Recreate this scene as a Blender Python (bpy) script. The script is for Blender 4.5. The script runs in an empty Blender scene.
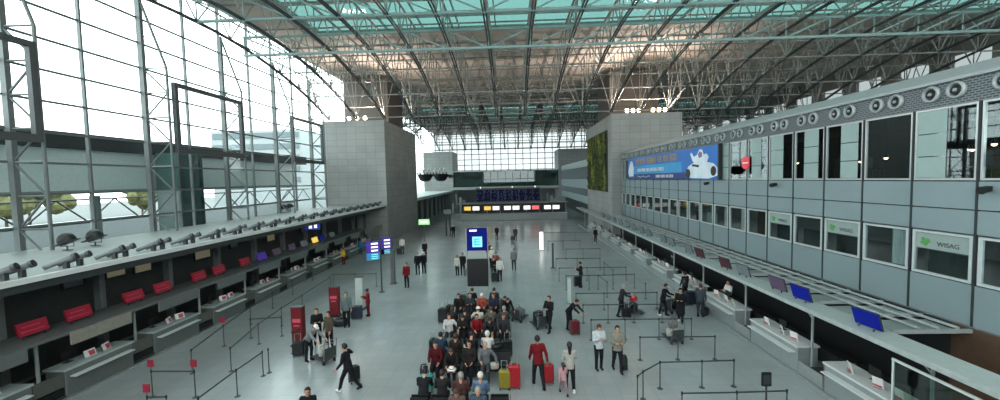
import bpy, bmesh, math, random
import numpy as np
from mathutils import Vector, Matrix
random.seed(7); rng = np.random.default_rng(7)
SC = bpy.context.scene
COL = SC.collection
R = math.radians
PI = math.pi

# ------------------------------------------------------------------ camera model (focal length in pixels of a 1000x400 frame)
F, EYE, ROLL = 390.0, 7.5, R(1.2)
def _axes():
    fy = Vector((12.0, 21.0, F)).normalized()
    up = Vector((-math.sin(ROLL), math.cos(ROLL), 0)); up = (up - fy*up.dot(fy)).normalized()
    rt = up.cross(fy)
    return rt, fy, up
AX, AY, AZ = _axes()
def ray(px, py):
    d = Vector((px-500, 200-py, F))
    return Vector((d.dot(AX), d.dot(AY), d.dot(AZ)))
def at(px, py, z=0.0):                     # the point of the level z that is seen at a pixel
    r = ray(px, py); t = (z-EYE)/r.z
    return Vector((r.x*t, r.y*t, z))
def at_y(px, py, Y):
    r = ray(px, py); t = Y/r.y
    return Vector((r.x*t, Y, r.z*t+EYE))
def at_x(px, py, X):
    r = ray(px, py); t = X/r.x
    return Vector((X, r.y*t, r.z*t+EYE))

# ------------------------------------------------------------------ materials
def lin(h):
    h = h.lstrip('#'); out = []
    for i in (0, 2, 4):
        c = int(h[i:i+2], 16)/255
        out.append(c/12.92 if c <= .04045 else ((c+.055)/1.055)**2.4)
    return (*out, 1)
MATS = {}
def _new(name):
    m = bpy.data.materials.new(name); m.use_nodes = True
    nt = m.node_tree; nt.nodes.clear()
    out = nt.nodes.new('ShaderNodeOutputMaterial')
    return m, nt, out
def mat(name, hexc, rough=.5, metal=0.0, var=.12, scale=6.0, spec=.5, emit=0.0, bump=0.0):
    if name in MATS: return MATS[name]
    m, nt, out = _new(name)
    b = nt.nodes.new('ShaderNodeBsdfPrincipled')
    c = lin(hexc)
    tc = nt.nodes.new('ShaderNodeTexCoord'); nz = nt.nodes.new('ShaderNodeTexNoise')
    nz.inputs['Scale'].default_value = scale; nz.inputs['Detail'].default_value = 3
    nt.links.new(tc.outputs['Object'], nz.inputs['Vector'])
    rp = nt.nodes.new('ShaderNodeValToRGB')
    rp.color_ramp.elements[0].position = .3; rp.color_ramp.elements[1].position = .7
    rp.color_ramp.elements[0].color = (*[x*(1-var) for x in c[:3]], 1)
    rp.color_ramp.elements[1].color = (*[min(1, x*(1+var)) for x in c[:3]], 1)
    nt.links.new(nz.outputs['Fac'], rp.inputs['Fac'])
    nt.links.new(rp.outputs['Color'], b.inputs['Base Color'])
    b.inputs['Roughness'].default_value = rough; b.inputs['Metallic'].default_value = metal
    b.inputs['Specular IOR Level'].default_value = spec
    if emit:
        nt.links.new(rp.outputs['Color'], b.inputs['Emission Color']); b.inputs['Emission Strength'].default_value = emit
    if bump:
        bp = nt.nodes.new('ShaderNodeBump'); bp.inputs['Strength'].default_value = bump
        nt.links.new(nz.outputs['Fac'], bp.inputs['Height']); nt.links.new(bp.outputs['Normal'], b.inputs['Normal'])
    nt.links.new(b.outputs[0], out.inputs[0]); MATS[name] = m
    return m
def tile_mat(name, hexc, joint, w, h, mode='wall', rough=.6, msize=.02, off=.5, var=.08, spec=.5, cloud=.12):
    m, nt, out = _new(name)
    b = nt.nodes.new('ShaderNodeBsdfPrincipled')
    geo = nt.nodes.new('ShaderNodeNewGeometry'); sep = nt.nodes.new('ShaderNodeSeparateXYZ'); cmb = nt.nodes.new('ShaderNodeCombineXYZ')
    nt.links.new(geo.outputs['Position'], sep.inputs[0])
    if mode == 'wall':
        ad = nt.nodes.new('ShaderNodeMath'); ad.operation = 'ADD'
        nt.links.new(sep.outputs[0], ad.inputs[0]); nt.links.new(sep.outputs[1], ad.inputs[1])
        nt.links.new(ad.outputs[0], cmb.inputs[0]); nt.links.new(sep.outputs[2], cmb.inputs[1])
    else:
        nt.links.new(sep.outputs[0], cmb.inputs[0]); nt.links.new(sep.outputs[1], cmb.inputs[1])
    br = nt.nodes.new('ShaderNodeTexBrick'); br.offset = off
    c = lin(hexc)
    br.inputs['Color1'].default_value = (*[x*(1-var) for x in c[:3]], 1)
    br.inputs['Color2'].default_value = (*[x*(1+var) for x in c[:3]], 1)
    br.inputs['Mortar'].default_value = lin(joint)
    br.inputs['Scale'].default_value = 1; br.inputs['Mortar Size'].default_value = msize
    br.inputs['Brick Width'].default_value = w; br.inputs['Row Height'].default_value = h
    nt.links.new(cmb.outputs[0], br.inputs['Vector'])
    nz = nt.nodes.new('ShaderNodeTexNoise'); nz.inputs['Scale'].default_value = .35; nz.inputs['Detail'].default_value = 6
    nt.links.new(geo.outputs['Position'], nz.inputs['Vector'])
    mr = nt.nodes.new('ShaderNodeMapRange'); mr.inputs[1].default_value = .3; mr.inputs[2].default_value = .7
    mr.inputs[3].default_value = 1-cloud; mr.inputs[4].default_value = 1+cloud
    nt.links.new(nz.outputs['Fac'], mr.inputs[0])
    mx = nt.nodes.new('ShaderNodeMix'); mx.data_type = 'RGBA'; mx.blend_type = 'MULTIPLY'; mx.inputs[0].default_value = 1
    nt.links.new(br.outputs['Color'], mx.inputs[6]); nt.links.new(mr.outputs[0], mx.inputs[7])
    nt.links.new(mx.outputs[2], b.inputs['Base Color'])
    b.inputs['Roughness'].default_value = rough; b.inputs['Specular IOR Level'].default_value = spec
    nt.links.new(b.outputs[0], out.inputs[0]); MATS[name] = m
    return m
def glass(name, tint, gloss=.08, rough=.02, through=1.0):
    m, nt, out = _new(name)
    t = nt.nodes.new('ShaderNodeBsdfTransparent'); t.inputs[0].default_value = (*[c*through for c in tint], 1)
    g = nt.nodes.new('ShaderNodeBsdfGlossy'); g.inputs['Roughness'].default_value = rough; g.inputs[0].default_value = (.9, .95, .95, 1)
    lw = nt.nodes.new('ShaderNodeLayerWeight'); lw.inputs[0].default_value = .5
    pw = nt.nodes.new('ShaderNodeMath'); pw.operation = 'POWER'; pw.inputs[1].default_value = 5.0
    nt.links.new(lw.outputs['Facing'], pw.inputs[0])
    mp = nt.nodes.new('ShaderNodeMath'); mp.operation = 'MULTIPLY_ADD'; mp.inputs[1].default_value = .5; mp.inputs[2].default_value = gloss; mp.use_clamp = True
    nt.links.new(pw.outputs[0], mp.inputs[0])
    mx = nt.nodes.new('ShaderNodeMixShader')
    nt.links.new(mp.outputs[0], mx.inputs[0]); nt.links.new(t.outputs[0], mx.inputs[1]); nt.links.new(g.outputs[0], mx.inputs[2])
    nt.links.new(mx.outputs[0], out.inputs[0]); MATS[name] = m
    return m

FLOOR = tile_mat('terrazzo_floor', '#959d9e', '#8a9293', .6, .6, 'floor', .2, .010, 0, .035, .5, .08)
STONE = tile_mat('stone_cladding', '#8f928f', '#73767a', 1.2, .8, 'wall', .6, .02, 0, .05)
STONE_DARK = tile_mat('stone_plant_room', '#5c5a57', '#49494a', 1.2, .8, 'wall', .7, .02, 0, .05)
PANEL = mat('facade_panel', '#7f9094', .45, .1, .04, .6)
PANEL_JOINT = mat('facade_joint', '#20282b', .6)
CEIL = mat('roof_lining', '#c4bdb5', .8, 0, .12, .3)
STEEL = mat('painted_steel', '#949a98', .5, .2, .06)
STEEL_DARK = mat('dark_steel', '#414648', .5, .3, .08)
STEEL_PALE = mat('pale_steel', '#9aa3a3', .5, .2, .06)
FRAME_GREY = mat('portal_frame_grey', '#474b4d', .5, .2, .06)
ALU = mat('aluminium', '#b2b8b8', .35, .6, .05)
WHITE = mat('white_laminate', '#cdd2d0', .4, 0, .04)
OFFWHITE = mat('off_white_board', '#aab6b4', .5, 0, .05)
GREY = mat('mid_grey', '#6d7374', .5, .1, .06)
DGREY = mat('dark_grey', '#34393a', .5, .1, .1)
BLACK = mat('black_plastic', '#0d0f10', .5, 0, .1)
BROWN = mat('brown_board', '#3a2c22', .6, 0, .15)
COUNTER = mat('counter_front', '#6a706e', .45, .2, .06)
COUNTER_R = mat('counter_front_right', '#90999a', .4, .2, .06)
RED = mat('airline_red', '#960c2c', .45, 0, .06)
REDPOST = mat('red_pillar', '#620a14', .5, 0, .08)
BLUE = mat('display_blue', '#12208a', .4, 0, .06, spec=.1, emit=.03)
NAVY = mat('board_navy', '#0c1038', .4, 0, .1, spec=.1, emit=.02)
SCREEN_GREY = mat('display_grey', '#6d757c', .35, 0, .06)
SCREEN_MAUVE = mat('display_mauve', '#5d4a63', .35, 0, .06)
SCREEN_WINE = mat('display_wine', '#4a1d2c', .35, 0, .06)
PURPLE = mat('display_purple', '#46318f', .4, 0, .06, spec=.1, emit=.12)
TEALBLUE = mat('display_teal', '#2c7fb0', .4, 0, .06, emit=.1)
CYAN = mat('display_cyan', '#7fd6e8', .4, 0, .05, emit=.25)
LITWHITE = mat('lit_white', '#f4f4ee', .4, 0, .02, emit=.35)
LITYELLOW = mat('lit_yellow', '#f0c860', .4, 0, .03, emit=.25)
LITRED = mat('lit_red', '#f07078', .4, 0, .03, emit=.25)
LITGREEN = mat('lit_green', '#a8e0a0', .4, 0, .03, emit=.2)
LITWARM = mat('lit_warm', '#a89e80', .4, 0, .05, emit=.06)
LAMP = mat('lamp_warm', '#ffe2b8', .4, 0, .01, emit=6)
ORANGE = mat('orange_letters', '#cfa766', .5)
PAPER = mat('white_paper', '#e6e6e2', .6, 0, .03)
PINKPAPER = mat('pink_paper', '#c04860', .6, 0, .1)
G_WALL = glass('clear_glazing', (.93, .97, .97), .02)
G_SKY = glass('teal_skylight', (.225, .33, .315), .01)
G_SHOP = glass('shop_window_glass', (.74, .80, .80), .05)
G_BRIDGE = glass('green_bridge_glass', (.5, .58, .56), .05)
G_BAL = glass('balustrade_glass', (.62, .72, .68), .04)
FROST = mat('frosted_pane', '#90a5a2', .5, 0, .06, 1.5)
GREENWALL = None
def foliage_mat():
    m, nt, out = _new('moss_planting')
    b = nt.nodes.new('ShaderNodeBsdfPrincipled'); tc = nt.nodes.new('ShaderNodeTexCoord')
    mp = nt.nodes.new('ShaderNodeMapping'); mp.inputs['Scale'].default_value = (1, .9, .45)
    nz = nt.nodes.new('ShaderNodeTexNoise'); nz.inputs['Scale'].default_value = .7; nz.inputs['Detail'].default_value = 8; nz.inputs['Roughness'].default_value = .7
    rp = nt.nodes.new('ShaderNodeValToRGB'); e = rp.color_ramp.elements
    e[0].position = .32; e[0].color = lin('#0c1006'); e[1].position = .68; e[1].color = lin('#8a8840')
    k = e.new(.5); k.color = lin('#39461a')
    nt.links.new(tc.outputs['Object'], mp.inputs[0]); nt.links.new(mp.outputs[0], nz.inputs['Vector'])
    nt.links.new(nz.outputs['Fac'], rp.inputs[0]); nt.links.new(rp.outputs[0], b.inputs['Base Color'])
    b.inputs['Roughness'].default_value = .9; nt.links.new(b.outputs[0], out.inputs[0]); MATS['moss'] = m
    return m
GREENWALL = foliage_mat()
def perforated():
    m, nt, out = _new('perforated_metal')
    b = nt.nodes.new('ShaderNodeBsdfPrincipled'); geo = nt.nodes.new('ShaderNodeNewGeometry')
    sep = nt.nodes.new('ShaderNodeSeparateXYZ'); cmb = nt.nodes.new('ShaderNodeCombineXYZ')
    nt.links.new(geo.outputs['Position'], sep.inputs[0]); nt.links.new(sep.outputs[1], cmb.inputs[0]); nt.links.new(sep.outputs[2], cmb.inputs[1])
    br = nt.nodes.new('ShaderNodeTexBrick'); br.inputs['Scale'].default_value = 1
    br.inputs['Brick Width'].default_value = .16; br.inputs['Row Height'].default_value = .07; br.inputs['Mortar Size'].default_value = .018
    br.inputs['Color1'].default_value = lin('#33383c'); br.inputs['Color2'].default_value = lin('#3c4246'); br.inputs['Mortar'].default_value = lin('#747c80')
    nt.links.new(cmb.outputs[0], br.inputs['Vector']); nt.links.new(br.outputs[0], b.inputs['Base Color'])
    b.inputs['Roughness'].default_value = .5; b.inputs['Metallic'].default_value = .3
    nt.links.new(b.outputs[0], out.inputs[0]); MATS['perf'] = m
    return m
PERF = perforated()

# ------------------------------------------------------------------ mesh helpers
class MB:
    def __init__(s): s.v, s.f, s.m = [], [], []
    def add(s, vs, fs, mi=0):
        b = len(s.v); s.v.extend([tuple(v) for v in vs]); s.f.extend([tuple(b+i for i in f) for f in fs]); s.m.extend([mi]*len(fs)); return s
    def box(s, x0, x1, y0, y1, z0, z1, mi=0):
        x0, x1 = min(x0, x1), max(x0, x1); y0, y1 = min(y0, y1), max(y0, y1); z0, z1 = min(z0, z1), max(z0, z1)
        vs = [(x0,y0,z0),(x1,y0,z0),(x1,y1,z0),(x0,y1,z0),(x0,y0,z1),(x1,y0,z1),(x1,y1,z1),(x0,y1,z1)]
        return s.add(vs, [(3,2,1,0),(4,5,6,7),(0,1,5,4),(1,2,6,5),(2,3,7,6),(3,0,4,7)], mi)
    def obox(s, c, ux, uy, uz, hx, hy, hz, mi=0):
        c = Vector(c); ux = Vector(ux).normalized()*hx; uy = Vector(uy).normalized()*hy; uz = Vector(uz).normalized()*hz
        vs = [c+a*ux+b*uy+d*uz for d in (-1,1) for a, b in ((-1,-1),(1,-1),(1,1),(-1,1))]
        return s.add(vs, [(3,2,1,0),(4,5,6,7),(0,1,5,4),(1,2,6,5),(2,3,7,6),(3,0,4,7)], mi)
    def bbox(s, x0, x1, y0, y1, z0, z1, b=.02, mi=0):         # box with chamfered long edges
        cx, cy, cz = (x0+x1)/2, (y0+y1)/2, (z0+z1)/2; hx, hy, hz = (x1-x0)/2, (y1-y0)/2, (z1-z0)/2
        ring = [(hx-b,-hy),(hx,-hy+b),(hx,hy-b),(hx-b,hy),(-hx+b,hy),(-hx,hy-b),(-hx,-hy+b),(-hx+b,-hy)]
        lv = [(-hz, b), (-hz+b, 0), (hz-b, 0), (hz, b)]
        vs = []
        for z, ins in lv:
            for x, y in ring:
                vs.append((cx+x-math.copysign(ins, x)*(abs(x) > 0), cy+y-math.copysign(ins, y), cz+z))
        fs = [tuple(range(7, -1, -1)), tuple(range(24, 32))]
        for l in range(3):
            for k in range(8): fs.append((l*8+k, l*8+(k+1) % 8, (l+1)*8+(k+1) % 8, (l+1)*8+k))
        return s.add(vs, fs, mi)
    def cyl(s, a, b, r0, r1=None, n=8, mi=0, caps=True):
        r1 = r0 if r1 is None else r1
        a, b = Vector(a), Vector(b); d = (b-a)
        if d.length < 1e-6: return s
        d.normalize(); u = d.orthogonal().normalized(); w = d.cross(u)
        vs = []
        for p, r in ((a, r0), (b, r1)):
            for k in range(n):
                t = 2*PI*(k+.5)/n; vs.append(p+u*(r*math.cos(t))+w*(r*math.sin(t)))
        fs = [(k, (k+1) % n, n+(k+1) % n, n+k) for k in range(n)]
        if caps: fs += [tuple(range(n-1, -1, -1)), tuple(range(n, 2*n))]
        return s.add(vs, fs, mi)
    def tube(s, pts, r, n=6, mi=0, radii=None):
        pts = [Vector(p) for p in pts]; vs = []; fs = []; u = None
        for i, p in enumerate(pts):
            d = (pts[min(i+1, len(pts)-1)]-pts[max(i-1, 0)]).normalized()
            u = d.orthogonal().normalized() if u is None else (u-d*u.dot(d)).normalized()
            w = d.cross(u); rr = radii[i] if radii else r
            for k in range(n):
                t = 2*PI*k/n; vs.append(p+u*(rr*math.cos(t))+w*(rr*math.sin(t)))
        for i in range(len(pts)-1):
            for k in range(n): fs.append((i*n+k, i*n+(k+1) % n, (i+1)*n+(k+1) % n, (i+1)*n+k))
        fs += [tuple(range(n-1, -1, -1)), tuple(range((len(pts)-1)*n, len(pts)*n))]
        return s.add(vs, fs, mi)
    def bar(s, a, b, w, h, mi=0, up=(0,0,1)):
        a, b = Vector(a), Vector(b); d = (b-a); L = d.length; d.normalize(); up = Vector(up)
        if abs(d.dot(up)) > .99: up = Vector((1,0,0))
        x = d.cross(up).normalized(); z = x.cross(d)
        return s.obox((a+b)/2, x, d, z, w/2, L/2, h/2, mi)
    def lathe(s, prof, c=(0,0,0), n=16, mi=0, axis='z'):
        vs = []; fs = []; c = Vector(c)
        for r, h in prof:
            for k in range(n):
                t = 2*PI*k/n; p = Vector((r*math.cos(t), r*math.sin(t), h))
                if axis == 'x': p = Vector((h, r*math.cos(t), r*math.sin(t)))
                if axis == 'y': p = Vector((r*math.cos(t), h, r*math.sin(t)))
                vs.append(c+p)
        for i in range(len(prof)-1):
            for k in range(n): fs.append((i*n+k, i*n+(k+1) % n, (i+1)*n+(k+1) % n, (i+1)*n+k))
        fs += [tuple(range(n-1, -1, -1)), tuple(range((len(prof)-1)*n, len(prof)*n))]
        return s.add(vs, fs, mi)
    def ball(s, c, rx, ry=None, rz=None, n=10, m=6, mi=0):
        ry = rx if ry is None else ry; rz = rx if rz is None else rz; c = Vector(c)
        vs = []; fs = []
        for i in range(1, m):
            t = PI*i/m
            for k in range(n):
                p = 2*PI*k/n; vs.append(c+Vector((rx*math.sin(t)*math.cos(p), ry*math.sin(t)*math.sin(p), -rz*math.cos(t))))
        for i in range(m-2):
            for k in range(n): fs.append((i*n+k, i*n+(k+1) % n, (i+1)*n+(k+1) % n, (i+1)*n+k))
        b = len(vs); vs += [c+Vector((0,0,-rz)), c+Vector((0,0,rz))]
        for k in range(n):
            fs.append((b, (k+1) % n, k)); fs.append((b+1, (m-2)*n+k, (m-2)*n+(k+1) % n))
        return s.add(vs, fs, mi)
    def build(s, name, mats, parent=None, smooth=False):
        if not isinstance(mats, (list, tuple)): mats = [mats]
        if parent is not None:
            org = Vector(parent['_o']) if '_o' in parent else Vector((0,0,0))
        else:
            xs = [v[0] for v in s.v]; ys = [v[1] for v in s.v]; zs = [v[2] for v in s.v]
            org = Vector(((min(xs)+max(xs))/2, (min(ys)+max(ys))/2, min(zs)))
        me = bpy.data.meshes.new(name)
        me.from_pydata([(v[0]-org.x, v[1]-org.y, v[2]-org.z) for v in s.v], [], s.f)
        for m in mats: me.materials.append(m)
        if len(mats) > 1: me.polygons.foreach_set('material_index', s.m)
        if smooth: me.polygons.foreach_set('use_smooth', [True]*len(me.polygons))
        me.update()
        o = bpy.data.objects.new(name, me); COL.objects.link(o)
        if parent is not None:
            o.parent = parent; o['_o'] = tuple(org)
        else:
            o.location = org; o['_o'] = tuple(org)
        return o
def tag(o, label, cat, group=None, kind=None):
    o['label'] = label; o['category'] = cat
    if group: o['group'] = group
    if kind: o['kind'] = kind
    return o
def thing(name, loc, label, cat, group=None, rz=0.0, kind=None):
    o = bpy.data.objects.new(name, None); COL.objects.link(o); o.empty_display_size = .2
    o.location = loc; o.rotation_euler = (0, 0, rz)
    o['_o'] = tuple(loc) if rz == 0 else (0, 0, 0)
    return tag(o, label, cat, group, kind)
def lthing(name, loc, label, cat, group=None, rz=0.0):       # parts given in the thing's own frame
    o = thing(name, loc, label, cat, group, rz); o['_o'] = (0, 0, 0); return o
def dup(o, parent=None):
    c = o.copy(); COL.objects.link(c)
    if parent is not None: c.parent = parent
    for ch in [x for x in o.children]: dup(ch, c)
    return c
def copy_thing(o, loc, rz, label):
    c = dup(o); c.location = loc; c.rotation_euler = (0, 0, rz); c['label'] = label
    return c
ORD = ['first','second','third','fourth','fifth','sixth','seventh','eighth','ninth','tenth','eleventh','twelfth','thirteenth','fourteenth','fifteenth','sixteenth','seventeenth','eighteenth','nineteenth','twentieth',
       'twenty-first','twenty-second','twenty-third','twenty-fourth','twenty-fifth','twenty-sixth','twenty-seventh','twenty-eighth','twenty-ninth','thirtieth','thirty-first','thirty-second','thirty-third','thirty-fourth','thirty-fifth','thirty-sixth','thirty-seventh','thirty-eighth','thirty-ninth','fortieth']

# ================================================================== SETTING
XL, XR = -23.4, 13.4           # left glass wall, right facade
BL0, BL1, BR0, BR1 = -23.35, -15.6, 12.2, 20.6
Y0, Y1, Y2, Y3 = 48.0, 63.5, 103.0, 112.0
ZR = 22.0
def st(mb, name, mats, label, cat, smooth=False):
    return tag(mb.build(name, mats, None, smooth), label, cat, None, 'structure')
st(MB().box(-24, 48, -8, 125, -.3, 0), 'floor', FLOOR, 'polished pale grey tiled floor of the departure hall', 'floor')
st(MB().box(-220, -24, -60, 260, -.6, -.3), 'ground', mat('apron_concrete', '#4d5150', .9, 0, .1, .05), 'pale concrete apron outside the left glass wall', 'ground')

# stone blocks
st(MB().box(BL0, BL1, Y0, Y1, 0, 15.1), 'wall_block_left', STONE, 'pale stone-clad block at the end of the left glass wall', 'wall')
st(MB().box(BR0, BR1, Y0, Y1, 0, 15.1), 'wall_block_right', STONE, 'stone-clad block carrying the moss panel at the end of the right facade', 'wall')
st(MB().box(-22.6, -16.6, 53, 60, 15.1, ZR-.6), 'wall_plant_left', STONE_DARK, 'dark set-back box on top of the left stone block', 'wall')
st(MB().box(13.2, 19.6, 53, 60, 15.1, ZR-.6), 'wall_plant_right', STONE_DARK, 'dark set-back box on top of the right stone block', 'wall')
st(MB().box(BL0, BL1, -12, -1, 0, 15.1), 'wall_unseen_block_left', STONE, 'unseen stone block added beside the camera on the left', 'wall')  # unseen near end, mirrored from the far one, added to darken near counters
st(MB().box(BR0, BR1, -12, -1, 0, 15.1), 'wall_unseen_block_right', STONE, 'unseen stone block added beside the camera on the right', 'wall')
st(MB().box(BL1, BR0, -3.4, -3.2, 0, 5.6), 'wall_back_unseen', GREY, 'unseen wall added under the viewing bridge', 'wall')
st(MB().box(BL1, BR0, -5, -.4, 5.6, 5.9), 'floor_bridge_unseen', GREY, 'unseen deck of the viewing bridge', 'floor')
st(MB().box(BL0, BL1, Y2, Y3, 0, 15.1), 'wall_far_block_left', STONE, 'pale stone block left of the far footbridge', 'wall')
st(MB().box(BR0, 26, Y2, Y3, 0, 15.1), 'wall_far_block_right', STONE, 'pale stone block right of the far footbridge', 'wall')
# ceiling: lining with two skylight bands, side walls
cm = MB()
for y0, y1 in ((-8, 19), (38.2, 79), (95, 125)): cm.box(-24, 48, y0, y1, ZR, ZR+.3)
for y0, y1 in ((19, 38.2), (79, 95)): cm.box(-24, -18.5, y0, y1, ZR, ZR+.3)
for k in range(1, 12):                                    # raised joints of the lining
    cm.box(-24, 47.5, 38.2+k*3.4-.06, 38.2+k*3.4+.06, ZR-.08, ZR)
st(cm, 'ceiling', CEIL, 'grey-beige roof lining above the steel trusses', 'ceiling')
for n, (y0, y1, lab) in enumerate(((19, 38.2, 'large teal glass skylight over the near half of the hall'), (79, 95, 'teal skylight strip over the far half of the hall'))):
    s = st(MB().box(-18.5, 47.5, y0, y1, ZR+.1, ZR+.14), f'window_{n+1}', G_SKY, lab, 'skylight')
    x = -18.5
    while x < 47.4:
        MB().box(x-.05, x+.05, y0, y1, ZR-.06, ZR+.16).build('skylight_bar', STEEL, s); x += 1.725*2
    y = y0
    while y <= y1+.01:
        MB().box(-18.5, 47.5, y-.07, y+.07, ZR-.1, ZR+.18).build('skylight_purlin', STEEL, s); y += 3.2
rw = MB(); rw.box(47.5, 47.9, -8, 125, 0, 17.2); rw.box(47.5, 47.9, -8, 125, 19.6, ZR+.2)
for k in range(23): rw.box(47.5, 47.9, -8+k*5.8, -8+k*5.8+2.2, 17.2, 19.6)
st(rw, 'wall_right_outer', mat('outer_wall', '#8f8d88', .8, 0, .25, .35), 'pale outer wall far behind the right facade roof', 'wall')
st(MB().box(47.6, 47.7, -8, 125, 17.2, 19.6), 'window_3', glass('dim_clerestory', (.31, .32, .32), .02), 'strip of daylight windows high in the right outer wall', 'window')

LSTEEL = mat('curtain_wall_steel', '#666d6c', .5, .2, .06)
# ---- left glass wall
LW = st(MB().box(XL-.04, XL-.01, 2, Y0, .3, ZR), 'window_4', G_WALL, 'tall glass curtain wall along the left side of the hall', 'glass wall')
YM = [10.68+3.42*k for k in range(11)]                     # mullion lines; every second one carries a ladder column
for k, y in enumerate(YM):
    if y < Y0-.3: MB().box(XL-.02, XL+.16, y-.05, y+.05, 0, ZR).build('mullion', LSTEEL, LW)
z = 1.05
while z < 21.8:
    MB().box(XL, XL+.09, 2, Y0, z-.055, z+.055).build('transom', LSTEEL, LW); z += 1.555
FW = st(MB().box(XL-.04, XL-.01, Y1, Y2, .3, ZR), 'window_5', G_WALL, 'glass curtain wall between the two left stone blocks', 'glass wall')
for k in range(12): MB().box(XL-.02, XL+.16, Y1+k*3.46-.05, Y1+k*3.46+.05, 0, ZR).build('mullion', LSTEEL, FW)
for k in range(13): MB().box(XL, XL+.09, Y1, Y2, 1.05+k*1.6, 1.14+k*1.6).build('transom', LSTEEL, FW)
st(MB().box(XL, BL0, Y2, 125, 0, 15.1), 'wall_left', STONE, 'far end piece of the left side wall', 'wall')
# far glass wall
GW = st(MB().box(BL1-8, BR1+14, 118, 118.04, 0, ZR), 'window_6', glass('dimmed_end_glass', (.46, .475, .475), .02), 'bright glass end wall far behind the footbridge', 'glass wall')  # plain grey tint that holds back the daylight through the end wall
for k in range(26): MB().box(-23+k*2.2-.11, -23+k*2.2+.11, 117.6, 118, 0, ZR).build('mullion', STEEL, GW)
for k in range(13): MB().box(-23, 34, 117.7, 118, 1.6*k+.65, 1.6*k+.85).build('transom', STEEL, GW)

# ladder columns of the left wall
cols = [y for k, y in enumerate(YM) if k % 2 == 0 and y < 47]
for i, y in enumerate(cols):
    t = thing('ladder_column', (XL+.2, y, 0), f'{ORD[i]} steel ladder column from the near end of the left glass wall', 'column', 'ladder columns along the left glass wall')
    xo, xi = XL+.22, XL+1.75
    MB().box(xo-.12, xo+.12, y-.11, y+.11, 0, 19.4).build('main_post', LSTEEL, t)
    MB().tube([(xi, y, 0), (xi, y, 15.0), (xo+.1, y, 19.2)], .075, 8).build('inner_chord', LSTEEL, t)
    zz = [4.1, 5.65, 7.2, 8.8, 10.35, 11.9, 13.45, 15.0]
    for k, z in enumerate(zz):
        MB().cyl((xo, y, z), (xi, y, z), .055, n=6).build('rung', LSTEEL, t)
        if k < len(zz)-1:
            a, b = ((xi, y, z), (xo, y, zz[k+1])) if k % 2 == 0 else ((xo, y, z), (xi, y, zz[k+1]))
            MB().cyl(a, b, .055, n=6).build('brace', LSTEEL, t)
    MB().cyl((xo, y, 17.0), (xi-.7, y, 17.0), .04, n=6).build('rung', LSTEEL, t)
for i, (ya, yb) in enumerate(((10.9, 17.3), (24.55, 30.85), (37.9, 44.1))):
    lab = ['grey rectangular portal frame at the left edge, nearest the camera', 'grey rectangular portal frame on the middle of the left glass wall', 'grey rectangular portal frame beside the left stone block'][i]
    t = thing('portal_frame', (-21.5, (ya+yb)/2, 9.6), lab, 'frame', 'portal frames hung on the left glass wall')
    x0, x1 = -21.6, -21.35
    MB().box(x0, x1, ya, ya+.26, 9.65, 14.15).build('upright', FRAME_GREY, t)
    MB().box(x0, x1, yb-.26, yb, 9.65, 14.15).build('upright', FRAME_GREY, t)
    MB().box(x0, x1, ya+.26, yb-.26, 13.9, 14.15).build('top_rail', FRAME_GREY, t)
    MB().box(x0, x1, ya+.26, yb-.26, 9.65, 10.0).build('bottom_rail', FRAME_GREY, t)
# outside the left wall
t = thing('elevated_walkway', (-28, 26, 0), 'raised passenger walkway with dark roof edge outside the left glass wall', 'walkway')
MB().box(-30.5, -26.6, 4, 50, 9.95, 10.92).build('roof_edge', mat('dark_roof_edge', '#25282a', .6), t)
MB().box(-30.2, -27.2, 4, 48, 7.4, 9.95).build('wall_panel', mat('pale_cladding', '#eaeeec', .5, 0, .05), t)
MB().box(-30.3, -27.0, 4, 48, 7.2, 7.4).build('floor_edge', STEEL, t)
for y in (9, 17.5, 26, 34.5): MB().box(-29, -28.6, y-.2, y+.2, -.3, 7.0).build('support', STEEL, t)
t = thing('glazed_shaft', (-26, 29, 0), 'dark green glazed lift shaft outside behind the middle portal frame', 'shaft')
MB().box(-26.4, -24.6, 28.2, 30.2, -.3, 10).build('glass_body', mat('green_shaft_glass', '#3d5652', .2, 0, .1), t)
for y in (28.2, 30.2): MB().box(-24.65, -24.5, y-.08, y+.08, -.3, 10).build('corner_post', STEEL_DARK, t)
t = thing('office_building', (-75, 112, 0), 'hazy pale blue office building outside beyond the left glass', 'building')
MB().box(-86, -60, 110, 130, -.3, 23.0).build('body', mat('hazy_office', '#8d9394', .8, 0, .05, .1), t)  # distance haze is put into the body and window colours
for k in range(5): MB().box(-85.5, -60.5, 109.8, 110, 8+k*3.2, 9.5+k*3.2).build('window_band', mat('hazy_glass', '#5d686b', .7), t)
for i in range(12):
    y = 16+i*9.0; x = -95-(i % 3)*7; h = 7.5+(i*37 % 5)*.7
    t = thing('tree', (x, y, -.3), f'{ORD[i]} yellow-green autumn tree from the left beyond the apron', 'tree', 'autumn trees beyond the apron')
    MB().cyl((x, y, -.3), (x, y, h*.5), .25, .16).build('trunk', BROWN, t)
    mb = MB()
    for k in range(16):
        a = random.random()*6.28; rr = random.random()*2.6
        mb.ball((x+rr*math.cos(a), y+rr*math.sin(a)*1.4, h*.4+random.random()*h*.5), 1.3+random.random(), n=7, m=5)
    mb.build('crown', mat('autumn_leaves', '#5a5a34', .9, 0, .3, 1.5), t)
for i, z in enumerate((.6, 2.6)):
    x = -48-i*16
    t = thing('guard_wall', (x, 60, -.3), ['low white barrier wall on the apron outside', 'far white guard wall in front of the trees outside'][i], 'barrier wall')
    MB().box(x-.3, x+.3, -10, 150, -.3, z).build('wall_body', GREY, t)
    MB().box(x-.4, x+.4, -10, 150, z, z+.2).build('coping', STEEL, t)
t = thing('pipe_gantry', (-31.6, 30, -.3), 'zigzag lattice gantry on the apron outside the left glass', 'gantry')
gx = -31.6
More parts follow.
